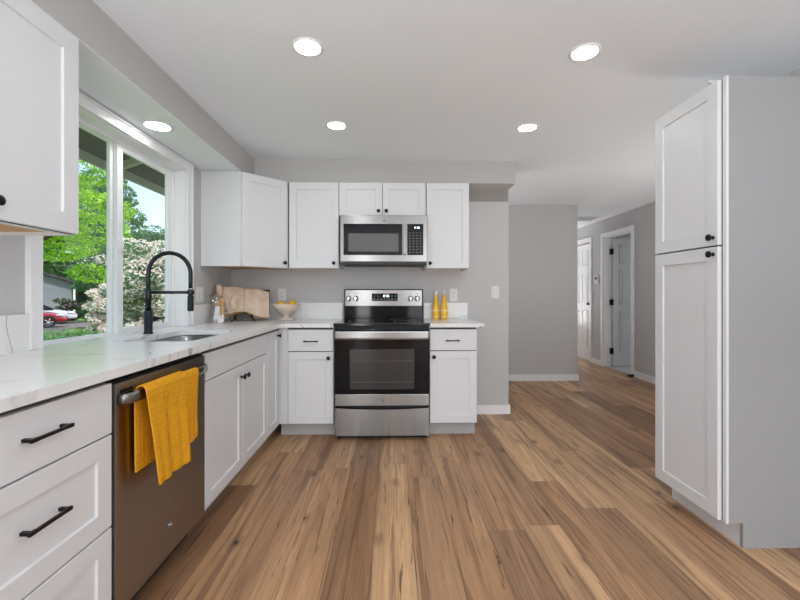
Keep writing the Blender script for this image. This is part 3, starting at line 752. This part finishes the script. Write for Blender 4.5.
# ================================================================== small things on the counters
# bowl
bw = thing('pedestal_bowl', 'cream ceramic pedestal bowl holding three lemons', 'bowl', (-.957, 3.665, ZC))
bm = B(); lathe(bm, [(0, .004), (.055, .004), (.060, 0), (.066, .004), (.064, .016), (.050, .022), (.028, .028), (.022, .040), (.030, .052), (.075, .075), (.105, .105), (.125, .142), (.123, .146), (.119, .142), (.099, .108), (.070, .082), (.025, .062), (0, .060)], seg=40); mk('bowl', bm, CERAMIC, bw)
bpy.data.objects['bowl'].name = 'bowl_body'
def lemon():
    bm = B(); lathe(bm, [(0, -.046), (.005, -.044), (.012, -.036), (.025, -.024), (.031, -.008), (.031, .008), (.025, .024), (.012, .036), (.005, .043), (0, .045)], seg=20, axis=Matrix.Rotation(PI / 2, 3, 'Y')); return mk('lemon', bm, LEMON)
lm = lemon()
for i, (x, y, z, r, lb) in enumerate(((-1.004, 3.655, .133, .9, 'small yellow lemon lying at the window side of the cream bowl'), (-.953, 3.622, .112, 1.4, 'yellow lemon in the middle of the cream bowl, lower than its neighbours'), (-.902, 3.668, .138, 1.1, 'largest looking yellow lemon, at the range side of the cream bowl'))):
    o = lm if i == 0 else lm.copy()
    if i: col.objects.link(o)
    o.location = (x, y, ZC + z + .010); o.rotation_euler = (.1, .15 * (i - 1), r); tag(o, lb, 'lemon', 'lemons in the bowl')
# bottles
JUICE = simple('orange_yellow_juice_glass', (.90, .50, .01), .12, coat=.6)
ORLAB = simple('bottle_print_pale', (.95, .72, .30), .4)
def bottle(x, y, label):
    t = thing('glass_bottle', label, 'bottle', (x, y, ZC), 0, 'yellow bottles beside the range')
    bm = B(); lathe(bm, [(0, .002), (.030, 0), (.033, .005), (.034, .015), (.034, .105), (.032, .125), (.024, .160), (.016, .195), (.0125, .222), (.0125, .236), (0, .236)], seg=30); mk('bottle_body', bm, JUICE, t)
    bm = B(); lathe(bm, [(.0342, .020), (.0345, .021), (.0345, .030), (.0342, .031)], seg=30); mk('printed_band', bm, ORLAB, t)
    bm = B(); lathe(bm, [(.0342, .078), (.0345, .079), (.0345, .088), (.0342, .089)], seg=30); mk('printed_band', bm, ORLAB, t)
    bm = B(); lathe(bm, [(.0125, .236), (.0145, .237), (.0145, .243), (.010, .246), (.010, .252), (.0135, .256), (.014, .262), (.010, .269), (0, .271)], seg=20); mk('stopper', bm, simple('clear_glass_stopper', (.75, .78, .8), .08, coat=.5), t)
    bm = B(); tube(bm, [(-.0150, 0, .225), (-.017, 0, .240), (-.016, 0, .258), (0, 0, .272), (.016, 0, .258), (.017, 0, .240), (.0150, 0, .225)], .0013, 6); mk('wire_clasp', bm, CHROME, t)
bottle(.409, 3.745, 'tall yellow glass bottle with clear stopper, standing nearer the range')
bottle(.487, 3.745, 'tall yellow glass bottle with clear stopper, standing nearer the wall outlet')

# cookbook on a wire stand
cbX, cbY = -1.272, 3.485
ck = thing('open_cookbook', 'old open cookbook with curling tan pages leaning back in the counter corner', 'book', (cbX, cbY, ZC), .30)
ck.scale = (1.10, 1.10, 1.17)
TILT = Matrix.Translation((0, .0, .052)) @ Matrix.Rotation(-.42, 4, 'X')
def page_surface(side, thick, ww, hh, curl, name, mat, seed=0, y_off=0.):
    """open page block; side -1/+1; x away from spine, z up, front is -y"""
    nx, nz = 16, 12; verts = []; faces = []
    def pt(u, v, back):
        x = side * ww * u
        bulge = thick * (math.sin(min(1, u * 1.25) * PI * .55) ** .7 if u > 0 else 0) - curl * u * u
        z = hh * v + .010 * math.sin(u * 5 + seed) * (1 - v) - .012 * math.sin(PI * u) * (1 - v)
        z -= (.030 * u * u if side > 0 else .012 * u * u); z += .014 * (1 - u) * (1 - v)
        y = -bulge - .006 * math.sin(v * 4 + seed) * u if not back else .004
        if back: y = .006; 
        return TILT @ Vector((x, y + y_off, z))
    for back in (0, 1):
        for j in range(nz + 1):
            for i in range(nx + 1): verts.append(pt(i / nx, j / nz, back))
    n = (nx + 1) * (nz + 1)
    for back in (0, 1):
        for j in range(nz):
            for i in range(nx):
                a = back * n + j * (nx + 1) + i; faces.append((a, a + 1, a + nx + 2, a + nx + 1))
    ring = [i for i in range(nx + 1)] + [j * (nx + 1) + nx for j in range(1, nz + 1)] + [nz * (nx + 1) + i for i in range(nx - 1, -1, -1)] + [j * (nx + 1) for j in range(nz - 1, 0, -1)]
    for k in range(len(ring)):
        a, b_ = ring[k], ring[(k + 1) % len(ring)]; faces.append((a, b_, b_ + n, a + n))
    me = bpy.data.meshes.new(name); me.from_pydata([tuple(v) for v in verts], [], faces); me.update()
    uvl = me.uv_layers.new()
    for p in me.polygons:
        for li in p.loop_indices:
            vi = me.loops[li].vertex_index % n; j, i = divmod(vi, nx + 1); uvl.data[li].uv = (i / nx, j / nz)
    me.materials.append(mat); me.materials.append(PAGEDGE)
    for p in me.polygons:
        if p.index >= 2 * nx * nz: p.material_index = 1
        else: p.use_smooth = True
    bm = bmesh.new(); bm.from_mesh(me); bmesh.ops.recalc_face_normals(bm, faces=bm.faces); bm.to_mesh(me); bm.free()
    o = bpy.data.objects.new(name, me); col.objects.link(o); o.parent = ck; return o
page_surface(-1, .042, .185, .215, .010, 'page_block', PAGE, .4)
page_surface(1, .022, .190, .212, .030, 'page_block', PAGE, 1.7)
bm = B(); box(bm, -.192, .196, .008, .013, .004, .205, M=TILT, bev=.002); mk('cover', bm, LEATH, ck)
bm = B(); box(bm, -.203, -.186, -.034, .006, .02, .216, M=TILT, bev=.003); mk('gilt_page_edge', bm, PAGEDGE, ck)
# loose curled leaf hanging over the near page
def leaf_sheet(name, fn, mat, parent, nu=14, nv=14, th=.0012):
    me = bpy.data.meshes.new(name); verts = [fn(i / nu, j / nv) for j in range(nv + 1) for i in range(nu + 1)]
    faces = [(j * (nu + 1) + i, j * (nu + 1) + i + 1, (j + 1) * (nu + 1) + i + 1, (j + 1) * (nu + 1) + i) for j in range(nv) for i in range(nu)]
    me.from_pydata([tuple(v) for v in verts], [], faces); me.materials.append(mat); uvl = me.uv_layers.new()
    for p in me.polygons:
        p.use_smooth = True
        for li in p.loop_indices:
            j, i = divmod(me.loops[li].vertex_index, nu + 1); uvl.data[li].uv = (i / nu, j / nv)
    o = bpy.data.objects.new(name, me); col.objects.link(o); o.parent = parent
    if th: m = o.modifiers.new('s', 'SOLIDIFY'); m.thickness = th
    return o
def lf_fn(u, v):
    x = -.150 - .055 * u + .02 * math.sin(v * 3) * u; z = -.035 + .235 * v + .02 * u * (1 - v)
    y = -.050 - .030 * math.sin(u * PI * .9) + .012 * math.sin(v * 5)
    return TILT @ Vector((x, y, z))
leaf_sheet('curled_page', lf_fn, PAGE, ck)
def lf2(u, v):
    a = u * 2 * PI * .62; x = -.070 - .030 * math.cos(a) * math.sin(PI * (.15 + .8 * v)); y = -.050 - .018 * abs(math.sin(a)) * math.sin(PI * v); z = .02 + .125 * v
    return TILT @ Vector((x, y, z))
leaf_sheet('rolled_page', lf2, PAGE, ck)
st = thing('book_stand', 'black wire book stand propping up the open cookbook', 'stand', (cbX, cbY, ZC), .30)
bm = B()
for s in (-1, 1):
    x = s * .060
    tube(bm, [(x - s * .02, .090, .20), (x, .028, .050), (x + s * .005, -.02, .030), (x + s * .012, -.070, .036), (x + s * .012, -.076, .062)], .0042, 8)
    tube(bm, [(x, .028, .050), (x + s * .02, .0, .02), (x + s * .035, -.055, .0045)], .0042, 8)
    tube(bm, [(x, .028, .050), (x + s * .01, .09, .02), (x + s * .01, .13, .0045)], .0042, 8)
tube(bm, [(-.064, -.015, .031), (.064, -.015, .031)], .0042, 8)
tube(bm, [(-.062, .02, .047), (.062, .02, .047)], .0042, 8)
mk('wire_frame', bm, BLACK, st)
# clear plastic bag of tan crackers beside the book
pb = thing('plastic_bag', 'crumpled clear plastic sleeve with a white label leaning beside the cookbook', 'bag', (-1.408, 3.29, ZC), .45); pb.scale = (1.35, 1.35, 1.35)
def bagf(u, v):
    a = u * 2 * PI; wv = .050 * (1 - .35 * v) * (1 + .12 * math.sin(7 * a + v * 9)); dv = .022 * (1 - .5 * v) * (1 + .2 * math.sin(5 * a))
    return (wv * math.cos(a) + .012 * math.sin(v * 4), dv * math.sin(a) + .05 * v * v, .002 + .165 * v + .006 * math.sin(3 * a) * v)
leaf_sheet('sleeve', bagf, CLEARP, pb, 28, 14, 0)
bm = B(); box(bm, .014, .034, -.012, .012, .006, .150, bev=.004); box(bm, -.006, .012, -.008, .012, .008, .135, bev=.004); mk('contents', bm, simple('tan_crackers', (.62, .36, .15), .8, vary=.3, bscale=40), pb)
bm = B(); box(bm, -.030, -.004, -.028, -.026, .020, .100, M=Matrix.Rotation(.15, 4, 'Y')); mk('paper_label', bm, simple('white_gray_label', (.75, .75, .80), .5, vary=.25, bscale=50), pb)

# ================================================================== plates, thermostat, lights, vent
def plate(name, label, cat, loc, rz, w_=.074, h=.118, kind='duplex'):
    t = thing(name, label, cat, loc, rz)
    bm = B(); box(bm, -w_ / 2, w_ / 2, -.006, 0, -h / 2, h / 2, bev=.002); mk('cover_plate', bm, PLAST, t)
    xs = [0] if w_ < .1 else [-.024, .024]
    for x in xs:
        if kind == 'duplex':
            bm = B(); box(bm, x - .0165, x + .0165, -.0085, -.006, -.034, .034, bev=.004); f = mk('socket_face', bm, PLAST, t)
            bm = B()
            for zz in (-.018, .018):
                box(bm, x - .008, x - .0055, -.009, -.0084, zz, zz + .009); box(bm, x + .0055, x + .008, -.009, -.0084, zz, zz + .009); cyl(bm, (x, -.0084, zz - .006), (x, -.009, zz - .006), .0025, seg=8)
            mk('slots', bm, DARKP, f)
        else:
            bm = B(); box(bm, x - .016, x + .016, -.0095, -.006, -.033, .033, bev=.003); mk('rocker', bm, PLAST, t)
    return t
plate('wall_outlet', 'white electrical outlet on the gray wall above the fruit bowl', 'outlet', (-1.042, WY, 1.142), 0)
plate('wall_outlet', 'white electrical outlet on the gray wall behind the yellow bottles', 'outlet', (.590, WY, 1.140), 0)
plate('light_switch', 'single white light switch on the bare gray wall past the counter end', 'switch', (.990, WY, 1.168), 0, kind='sw')
plate('switch_plate', 'wide white double switch plate on the window wall past the faucet', 'switch', (XW, 3.215, 1.146), RZ, .118, .122, 'sw')
th = thing('thermostat', 'small white thermostat with a dark round dial on the hall wall between the doors', 'thermostat', (XH, 6.52, 1.39), -PI / 2)
th.scale = (1.25, 1.1, 1.15)
bm = B(); box(bm, -.042, .042, -.022, 0, -.062, .062, bev=.006); mk('housing', bm, PLAST, th)
bm = B(); cyl(bm, (.0, -.022, .015), (0, -.026, .015), .022); mk('dial', bm, BLACK, th)

def downlight(loc, label, r=.088):
    t = thing('recessed_light', label, 'light', loc, 0, 'recessed ceiling lights')
    bm = B(); lathe(bm, [(r * .80, -.003), (r * .86, -.007), (r, -.004), (r, 0), (r * .80, 0)], seg=40); mk('trim_ring', bm, TRIM, t)
    bm = B(); lathe(bm, [(0, -.0042), (r * .81, -.0042), (r * .81, -.001)], seg=40); mk('lens', bm, LENS, t)
for x, y, l_ in ((-.403, 1.94, 'round recessed ceiling light nearest the window side, closer to the viewer'), (.945, 1.953, 'round recessed ceiling light closest to the tall pantry'), (-.388, 2.835, 'round recessed ceiling light over the floor before the corner cabinets'), (.963, 2.845, 'round recessed ceiling light over the floor by the end of the back wall')):
    downlight((x, y, CZ), l_, .074)
downlight((-1.365, 2.378, SZ - .003), 'round recessed light in the low soffit right above the sink', .080)
for x, y in ((-.4, .4), (.95, .4), (-.4, -1.6), (.95, -1.6)): downlight((x, y, CZ), 'round recessed ceiling light behind the viewer')
downlight((2.8, 3.6, CZ), 'added round light hidden past the pantry, brightening the hall')  # added lamp kept out of view, lifts the hall brightness
downlight((2.9, 8.3, CZ), 'added unseen round light brightening the far end of the hall')  # added out of view to brighten the far hall walls
area('side_room_fill', (5.8, 5.3, 1.3), (3.6, 6.2, 1.1), 1.2, 1.2, 9, (.97, .985, 1))  # added fill lamp brightening the open door leaf
downlight((4.6, 5.7, CZ), 'added unseen round light brightening the side room')  # added unseen lamp, more light for the side room
vt = thing('ceiling_vent', 'white slatted air vent in the hall ceiling', 'vent', (2.96, 6.25, CZ))
bm = B(); frame_ = [(-.26, .26, -.20, -.17), (-.26, .26, .17, .20), (-.26, -.23, -.17, .17), (.23, .26, -.17, .17)]
for a in frame_: box(bm, *a, -.008, 0, bev=.002)
mk('frame', bm, TRIM, vt)
boxes('duct_shadow', DARKP, [(-.23, .23, -.17, .17, -.002, 0)], vt)
for k in range(6): boxes('slat', TRIM, [(-.23, .23, -.155 + k * .057, -.132 + k * .057, -.007, -.003)], vt)

# ================================================================== outside
GZ = -.70
def grass_mat(name, a, b_, s=3):
    m, nt, b = newmat(name); L = nt.links
    tc = N(nt, 'ShaderNodeTexCoord'); nz = N(nt, 'ShaderNodeTexNoise'); nz.inputs['Scale'].default_value = s; nz.inputs['Detail'].default_value = 8; L.new(tc.outputs['Object'], nz.inputs[0])
    L.new(mix(nt, mrange(nt, nz.outputs[0], .35, .65), a, b_), b.inputs['Base Color']); b.inputs['Roughness'].default_value = .9
    return m
LAWN = grass_mat('lawn', (.09, .20, .025), (.20, .34, .05), 6)
bm = B(); box(bm, -90, -1.70, -12, 90, GZ - .3, GZ); struct('ground', bm, LAWN)
bm = B(); box(bm, -27, -17.0, 20.6, 27.8, GZ, GZ + .012); struct('driveway', bm, simple('driveway_gray', (.17, .15, .14), .9, vary=.2, bscale=3))
bm = B(); prism(bm, [(-16.9, 22.0), (-9, 20.5), (-8, 25.5), (-16.9, 27.5)], GZ, GZ + .06); struct('mulch_bed', bm, grass_mat('bark_mulch', (.10, .055, .035), (.17, .10, .07), 9))
# roof eave over the window
EAVE = simple('eave_brown_paint', (.17, .145, .125), .8, vary=.15, bscale=8)
EAVL = simple('eave_board_taupe', (.66, .62, .57), .8)
bm = B(); XO = XW - .14; xa, za, xb, zb = XO - .02, 2.47, XO - .66, 2.23
def slopebox(bm, x0, z0, x1, z1, y0, y1, t):
    v = [bm.verts.new(p) for p in ((x0, y0, z0), (x1, y0, z1), (x1, y1, z1), (x0, y1, z0), (x0, y0, z0 + t), (x1, y0, z1 + t), (x1, y1, z1 + t), (x0, y1, z0 + t))]
    for f in ((3, 2, 1, 0), (4, 5, 6, 7), (0, 1, 5, 4), (1, 2, 6, 5), (2, 3, 7, 6), (3, 0, 4, 7)): bm.faces.new([v[i] for i in f])
slopebox(bm, xa, za, xb, zb, -6.1, 5.3, .03)
struct('roof_eave', bm, EAVE)
bm = B(); slopebox(bm, -1.5, CZ + .3, 2.3, 3.7, -6.1, 9.6, .05); struct('roof_slope', bm, EAVE)
bm = B(); box(bm, xb - .025, xb, -6.1, 5.3, 2.16, 2.30); struct('trim_2', bm, EAVL)
for i, y in enumerate((.6, 2.0, 3.4, 4.8)):
    bm = B(); slopebox(bm, xa, za - .07, xb, zb - .06, y, y + .04, .06); struct('trim_%d' % (i + 3), bm, EAVL)
bm = B(); box(bm, XO - .03, XO, -6.1, 1.74, GZ, 2.46); box(bm, XO - .03, XO, 3.04, 9.6, GZ, 2.46); box(bm, XO - .03, XO, 1.74, 3.04, GZ, .87); box(bm, XO - .03, XO, 1.74, 3.04, 2.10, 2.46)
struct('wall_exterior', bm, EAVL)
# foliage
def leaves(name, mat, blobs, n, size, parent, seed=0, flat=.5):
    """leaf blades scattered in ellipsoidal clumps; blobs: (centre, radii)"""
    rs = np.random.RandomState(seed); vol = np.array([r[0] * r[1] * r[2] for c, r in blobs]) ** .67; vol /= vol.sum()
    P_ = []
    for (c, r), f in zip(blobs, vol):
        k = max(8, int(n * f)); d = rs.normal(size=(k, 3)); d /= np.linalg.norm(d, axis=1)[:, None]
        rad = rs.uniform(.55, 1.0, k) ** .5; P_.append(np.array(c) + d * rad[:, None] * np.array(r))
    P_ = np.concatenate(P_); k = len(P_)
    nrm = rs.normal(size=(k, 3)); nrm[:, 2] = np.abs(nrm[:, 2]) + flat; nrm /= np.linalg.norm(nrm, axis=1)[:, None]
    t1 = np.cross(nrm, rs.normal(size=(k, 3))); t1 /= np.linalg.norm(t1, axis=1)[:, None]; t2 = np.cross(nrm, t1)
    s = size * rs.uniform(.6, 1.3, k)[:, None]
    q = np.stack([P_ - t1 * s, P_ - t2 * s * .45 + nrm * s * .15, P_ + t1 * s, P_ + t2 * s * .45 + nrm * s * .15], 1).reshape(-1, 3)
    me = bpy.data.meshes.new(name); me.vertices.add(4 * k); me.vertices.foreach_set('co', q.ravel())
    me.loops.add(4 * k); me.loops.foreach_set('vertex_index', np.arange(4 * k, dtype=np.int32))
    me.polygons.add(k); me.polygons.foreach_set('loop_start', np.arange(0, 4 * k, 4, dtype=np.int32)); me.polygons.foreach_set('loop_total', np.full(k, 4, dtype=np.int32))
    me.update(calc_edges=True); me.materials.append(mat)
    o = bpy.data.objects.new(name, me); col.objects.link(o); o.parent = parent; return o
def leafmat(name, a, b_, tr=.35):
    m = bpy.data.materials.new(name); m.use_nodes = True; nt = m.node_tree; b = nt.nodes['Principled BSDF']; o = nt.nodes['Material Output']
    gi = N(nt, 'ShaderNodeNewGeometry'); wn = N(nt, 'ShaderNodeValToRGB'); nt.links.new(gi.outputs['Random Per Island'], wn.inputs[0])
    wn.color_ramp.elements[0].color = (*a, 1); wn.color_ramp.elements[1].color = (*b_, 1)
    nt.links.new(wn.outputs[0], b.inputs['Base Color']); b.inputs['Roughness'].default_value = .6
    tl = N(nt, 'ShaderNodeBsdfTranslucent'); mx = N(nt, 'ShaderNodeMixShader'); mx.inputs[0].default_value = tr
    nt.links.new(wn.outputs[0], tl.inputs[0]); nt.links.new(b.outputs[0], mx.inputs[1]); nt.links.new(tl.outputs[0], mx.inputs[2]); nt.links.new(mx.outputs[0], o.inputs[0])
    return m
LM1 = leafmat('maple_leaves', (.16, .42, .008), (.46, .74, .04)); LM2 = leafmat('blue_green_leaves', (.06, .19, .05), (.16, .36, .12)); LM3 = leafmat('dark_leaves', (.035, .10, .03), (.10, .22, .06))
FLW = leafmat('white_pink_petals', (.93, .72, .64), (.97, .96, .89), .35); FLP = leafmat('pink_petals', (.60, .25, .42), (.75, .45, .60))
BARK = simple('bark', (.10, .07, .05), .95, bump=1, bscale=12)
def tree(name, label, base_, H_, blobs, n, size, mat, trunk_r=.2, seed=1, cat='tree', group=None, flowers=None):
    t = thing(name, label, cat, base_, 0, group)
    bm = B(); tube(bm, [(0, 0, -.1), (.05, 0, H_ * .3), (-.05, .05, H_ * .6), (0, 0, H_)], [trunk_r, trunk_r * .8, trunk_r * .5, trunk_r * .15], 10)
    rs = random.Random(seed)
    for c, r in blobs[:14]: tube(bm, [(0, 0, H_ * .25 + rs.random() * H_ * .3), (c[0] * .5, c[1] * .5, c[2] * .8), c], [trunk_r * .4, trunk_r * .25, trunk_r * .08], 6)
    mk('trunk', bm, BARK, t); leaves('foliage', mat, blobs, n, size, t, seed)
    if flowers: leaves('blossoms', flowers[0], flowers[1], flowers[2], flowers[3], t, seed + 5)
    return t
rs = random.Random(3)
def blobset(n, rx, ry, z0, z1, r, rs, top=.5):
    o = []
    for k in range(n):
        a = rs.random() * 2 * PI; q = rs.random() ** .5; z = z0 + (z1 - z0) * rs.random(); f = 1 - top * (z - z0) / (z1 - z0)
        o.append(((rx * q * f * math.cos(a), ry * q * f * math.sin(a), z), (r * rs.uniform(.7, 1.3), r * rs.uniform(.7, 1.3), r * rs.uniform(.35, .6))))
    return o
tree('maple_tree', 'bright green maple tree filling the upper part of the near window pane', (-11.0, 11.4, GZ), 6.5, blobset(95, 3.2, 2.8, 2.45, 9.6, .9, rs, .25), 60000, .072, LM1, .18, 11)
tree('broadleaf_tree', 'blue green tree with open crown in the far window pane against the sky', (-15.3, 22.0, GZ), 8, blobset(46, 1.9, 2.2, 2.0, 8.0, .85, rs, .75), 18000, .10, LM2, .25, 12)
tree('broadleaf_tree', 'low distant green tree under open sky behind the flowering rhododendron', (-16.9, 31.0, GZ), 6, blobset(40, 3.4, 2.8, 1.5, 7.0, 1.1, rs, .5), 14000, .12, LM2, .22, 13)
tree('broadleaf_tree', 'dark green tree rising behind the gray neighbour house', (-49, 57.0, GZ), 12, blobset(46, 7.5, 4, 2.0, 17, 2.0, rs, .4), 14000, .3, LM3, .3, 14)
tree('broadleaf_tree', 'dark evergreen far behind the cars between house and blossoms', (-31, 48.0, GZ), 7, blobset(40, 5.0, 3, 1.5, 9, 1.6, rs, .5), 12000, .24, LM3, .3, 15)
def blossoms(rb, k=1.0): return [((c[0] + .06, c[1] - .10, c[2] + .04), (r[0] * k, r[1] * k, r[2] * k)) for c, r in rb]
rb = blobset(34, .42, .55, .7, 2.60, .29, rs, .2)
tree('rhododendron', 'large rhododendron covered in white and pale pink blossoms outside the window', (-3.72, 6.25, GZ), 1.8, rb, 7000, .045, LM2, .04, 21, 'shrub', None, (FLW, blossoms(rb, 1.05), 10000, .030))
rb = blobset(16, .34, .45, .6, 1.85, .24, rs, .3)
tree('rhododendron', 'smaller pale pink blossoming bush by the window mullion, near the lawn edge', (-6.25, 9.05, GZ), 1.5, rb, 3500, .05, LM2, .04, 22, 'shrub', None, (FLW, blossoms(rb, 1.05), 4600, .044))
rb = blobset(12, 1.0, .6, .2, 1.4, .45, rs, .4)
tree('azalea_bush', 'pink flowering bush before the gray neighbour house', (-22.7, 28.2, GZ), 1, rb, 2500, .10, LM3, .06, 23, 'shrub', None, (FLP, rb, 900, .09))
rb = blobset(12, 1.0, .6, .2, 1.3, .45, rs, .4)
tree('leafy_bush', 'round green bush by the neighbour porch beside the pink bush', (-19.9, 27.6, GZ), 1, rb, 2500, .10, LM3, .06, 24, 'shrub')
rb = blobset(14, .6, .4, .1, .75, .22, rs, .3)
tree('low_shrub', 'low gray green shrub at the bottom edge of the near window pane', (-9.1, 11.0, GZ), .3, rb, 2200, .04, leafmat('sage_leaves', (.12, .25, .10), (.26, .42, .20)), .03, 25, 'shrub')
rb = blobset(16, .35, .3, .15, 1.15, .2, rs, .3)
tree('low_shrub', 'low dark green shrub below the smaller blossoming bush', (-6.05, 7.75, GZ), .3, rb, 2000, .035, LM2, .03, 26, 'shrub')
# fence
fn_ = thing('wood_fence', 'brown wooden board fence behind the rhododendron', 'fence', (-3.9, 7.6, GZ))
FW = simple('fence_brown', (.26, .15, .09), .85, vary=.2, bscale=8)
for k in range(14): boxes('board', FW, [(-1.4 + k * .2, -1.4 + k * .2 + .185, 0, .022, .05, 1.35)], fn_)
boxes('rail', FW, [(-1.4, 1.4, .022, .06, .25, .33), (-1.4, 1.4, .022, .06, 1.05, 1.13)], fn_)
# house
hs = thing('neighbour_house', 'gray siding house with dark gable roof across the driveway', 'house', (-28.55, 30.7, GZ), .7)
def siding():
    m, nt, b = newmat('gray_lap_siding'); L = nt.links
    tc = N(nt, 'ShaderNodeTexCoord'); sp = N(nt, 'ShaderNodeSeparateXYZ'); L.new(tc.outputs['Object'], sp.inputs[0])
    f = mth(nt, 'FRACT', mth(nt, 'MULTIPLY', sp.outputs[2], 4.5))
    L.new(mix(nt, mrange(nt, f, 0, .12, 1, 0), (.30, .30, .34), (.16, .16, .19)), b.inputs['Base Color']); b.inputs['Roughness'].default_value = .8
    return m
SID = siding(); ROOF = simple('dark_shingle', (.06, .055, .06), .9)
bm = B(); box(bm, -6, 3.6, 0, 8, 0, 2.75)
v = [bm.verts.new(p) for p in ((-6, 0, 2.75), (3.6, 0, 2.75), (-1.2, 0, 4.4), (-6, 8, 2.75), (3.6, 8, 2.75), (-1.2, 8, 4.4))]
for f in ((0, 1, 2), (5, 4, 3), (0, 2, 5, 3), (2, 1, 4, 5)): bm.faces.new([v[i] for i in f])
mk('wall', bm, SID, hs)
bm = B()
for s in (-1, 1):
    slopebox(bm, -1.2, 4.45, -1.2 + s * 5.9, 2.42, -.6, 8.5, .16)
mk('roof', bm, ROOF, hs)
boxes('porch_roof', ROOF, [(3.6, 6.2, -.4, 5, 2.35, 2.55)], hs)
boxes('porch_wall', simple('porch_shade_tan', (.22, .19, .16), .9), [(3.6, 6.0, 3.0, 3.2, 0, 2.35)], hs)
for x in (3.75, 6.0): boxes('porch_post', TRIM, [(x - .07, x + .07, -.3, -.16, 0, 2.35)], hs)
boxes('front_door', simple('dark_door', (.04, .035, .035), .5), [(4.2, 5.1, 2.94, 3.0, 0, 2.05)], hs)
# cars
TIRE = simple('tire_rubber', (.015, .015, .016), .8); CGL = simple('car_glass', (.02, .025, .03), .05); RIM = simple('alloy_rim', (.62, .63, .65), .3, .8)
def car(name, label, paint, loc, rz):
    t = thing(name, label, 'car', loc, rz)      # nose towards +x, origin under the centre
    # body: cross-sections along x  (x, z_bottom, z_belt, half width)
    S = [(-2.22, .42, .78, .62), (-2.15, .30, .92, .78), (-1.7, .22, .98, .87), (-.8, .20, .97, .89), (.2, .20, .95, .89), (.9, .20, .92, .88), (1.5, .22, .84, .86), (1.95, .26, .72, .78), (2.15, .32, .60, .64), (2.22, .40, .52, .50)]
    bm = B(); rings = []
    for x, a, b_, hw in S:
        rings.append([bm.verts.new((x, y * hw, a + (b_ - a) * z)) for y, z in ((-.88, 0), (-1, .25), (-1, .65), (-.93, .88), (-.7, .98), (0, 1.03), (.7, .98), (.93, .88), (1, .65), (1, .25), (.88, 0))])
    for p, q in zip(rings, rings[1:]):
        for k in range(11): bm.faces.new((p[k], p[(k + 1) % 11], q[(k + 1) % 11], q[k]))
    bm.faces.new(rings[0][::-1]); bm.faces.new(rings[-1])
    o = mk('car_body', bm, paint, t, True); o.modifiers.new('s', 'SUBSURF').levels = 2; o.modifiers['s'].render_levels = 2
    bm = B(); C_ = [(-1.75, .93, .93, .74), (-1.2, .93, 1.36, .62), (-.4, .93, 1.46, .62), (.25, .93, 1.40, .62), (1.05, .93, .95, .74)]
    rings = [[bm.verts.new((x, -.80 + .0 * hw, a)), bm.verts.new((x, -hw, b_)), bm.verts.new((x, hw, b_)), bm.verts.new((x, .80, a))] for x, a, b_, hw in C_]
    for p, q in zip(rings, rings[1:]):
        for k in range(4): bm.faces.new((p[k], p[(k + 1) % 4], q[(k + 1) % 4], q[k]))
    bm.faces.new(rings[0][::-1]); bm.faces.new(rings[-1]); mk('windows', bm, CGL, t)
    bm = B(); rr = [[bm.verts.new((x, s * hw, z)) for s in (-1, -.5, .5, 1)] for x, z, hw in ((-1.22, 1.375, .60), (-.4, 1.475, .61), (.27, 1.415, .60))]
    for p, q in zip(rr, rr[1:]):
        for k in range(3): bm.faces.new((p[k], p[k + 1], q[k + 1], q[k]))
    o = mk('roof_panel', bm, paint, t, True); o.modifiers.new('s', 'SOLIDIFY').thickness = .04
    for x in (-1.35, 1.38):
        for s in (-1, 1):
            bm = B(); ax = Matrix.Rotation(PI / 2, 3, 'X')
            lathe(bm, [(.20, -.11), (.32, -.11), (.335, -.08), (.335, .08), (.32, .11), (.20, .11)], (x, s * .80, .335), 26, ax); wl = mk('wheel', bm, TIRE, t)
            bm = B(); lathe(bm, [(0, s * .10), (.20, s * .10), (.215, s * .11), (.215, s * .02)][::1], (x, s * .80, .335), 26, ax)
            for k in range(5):
                a = 2 * PI * k / 5; tube(bm, [(x, s * -.0 + s * .92, .335), (x + .2 * math.cos(a), s * .92, .335 + .2 * math.sin(a))], .028, 6)
            mk('rim', bm, RIM, wl)
    for s in (-1, 1):
        bm = B(); tube(bm, [(1.70, s * .80, .70), (1.95, s * .72, .665), (2.12, s * .58, .60)], [.05, .085, .05], 10); mk('headlight', bm, simple('headlight_glass', (.8, .82, .85), .1), t)
    boxes('grille', TIRE, [(2.10, 2.225, -.42, .42, .34, .50)], t)
    return t
car('parked_car', 'red car parked nearest outside the window with its front wheel showing', simple('red_car_paint', (.42, .008, .025), .25, coat=.7), (-20.15, 21.9, GZ + .012), .72)
car('parked_car', 'silver white car parked just behind the red car', simple('silver_car_paint', (.62, .64, .70), .25, coat=.7), (-21.75, 24.7, GZ + .012), .72)
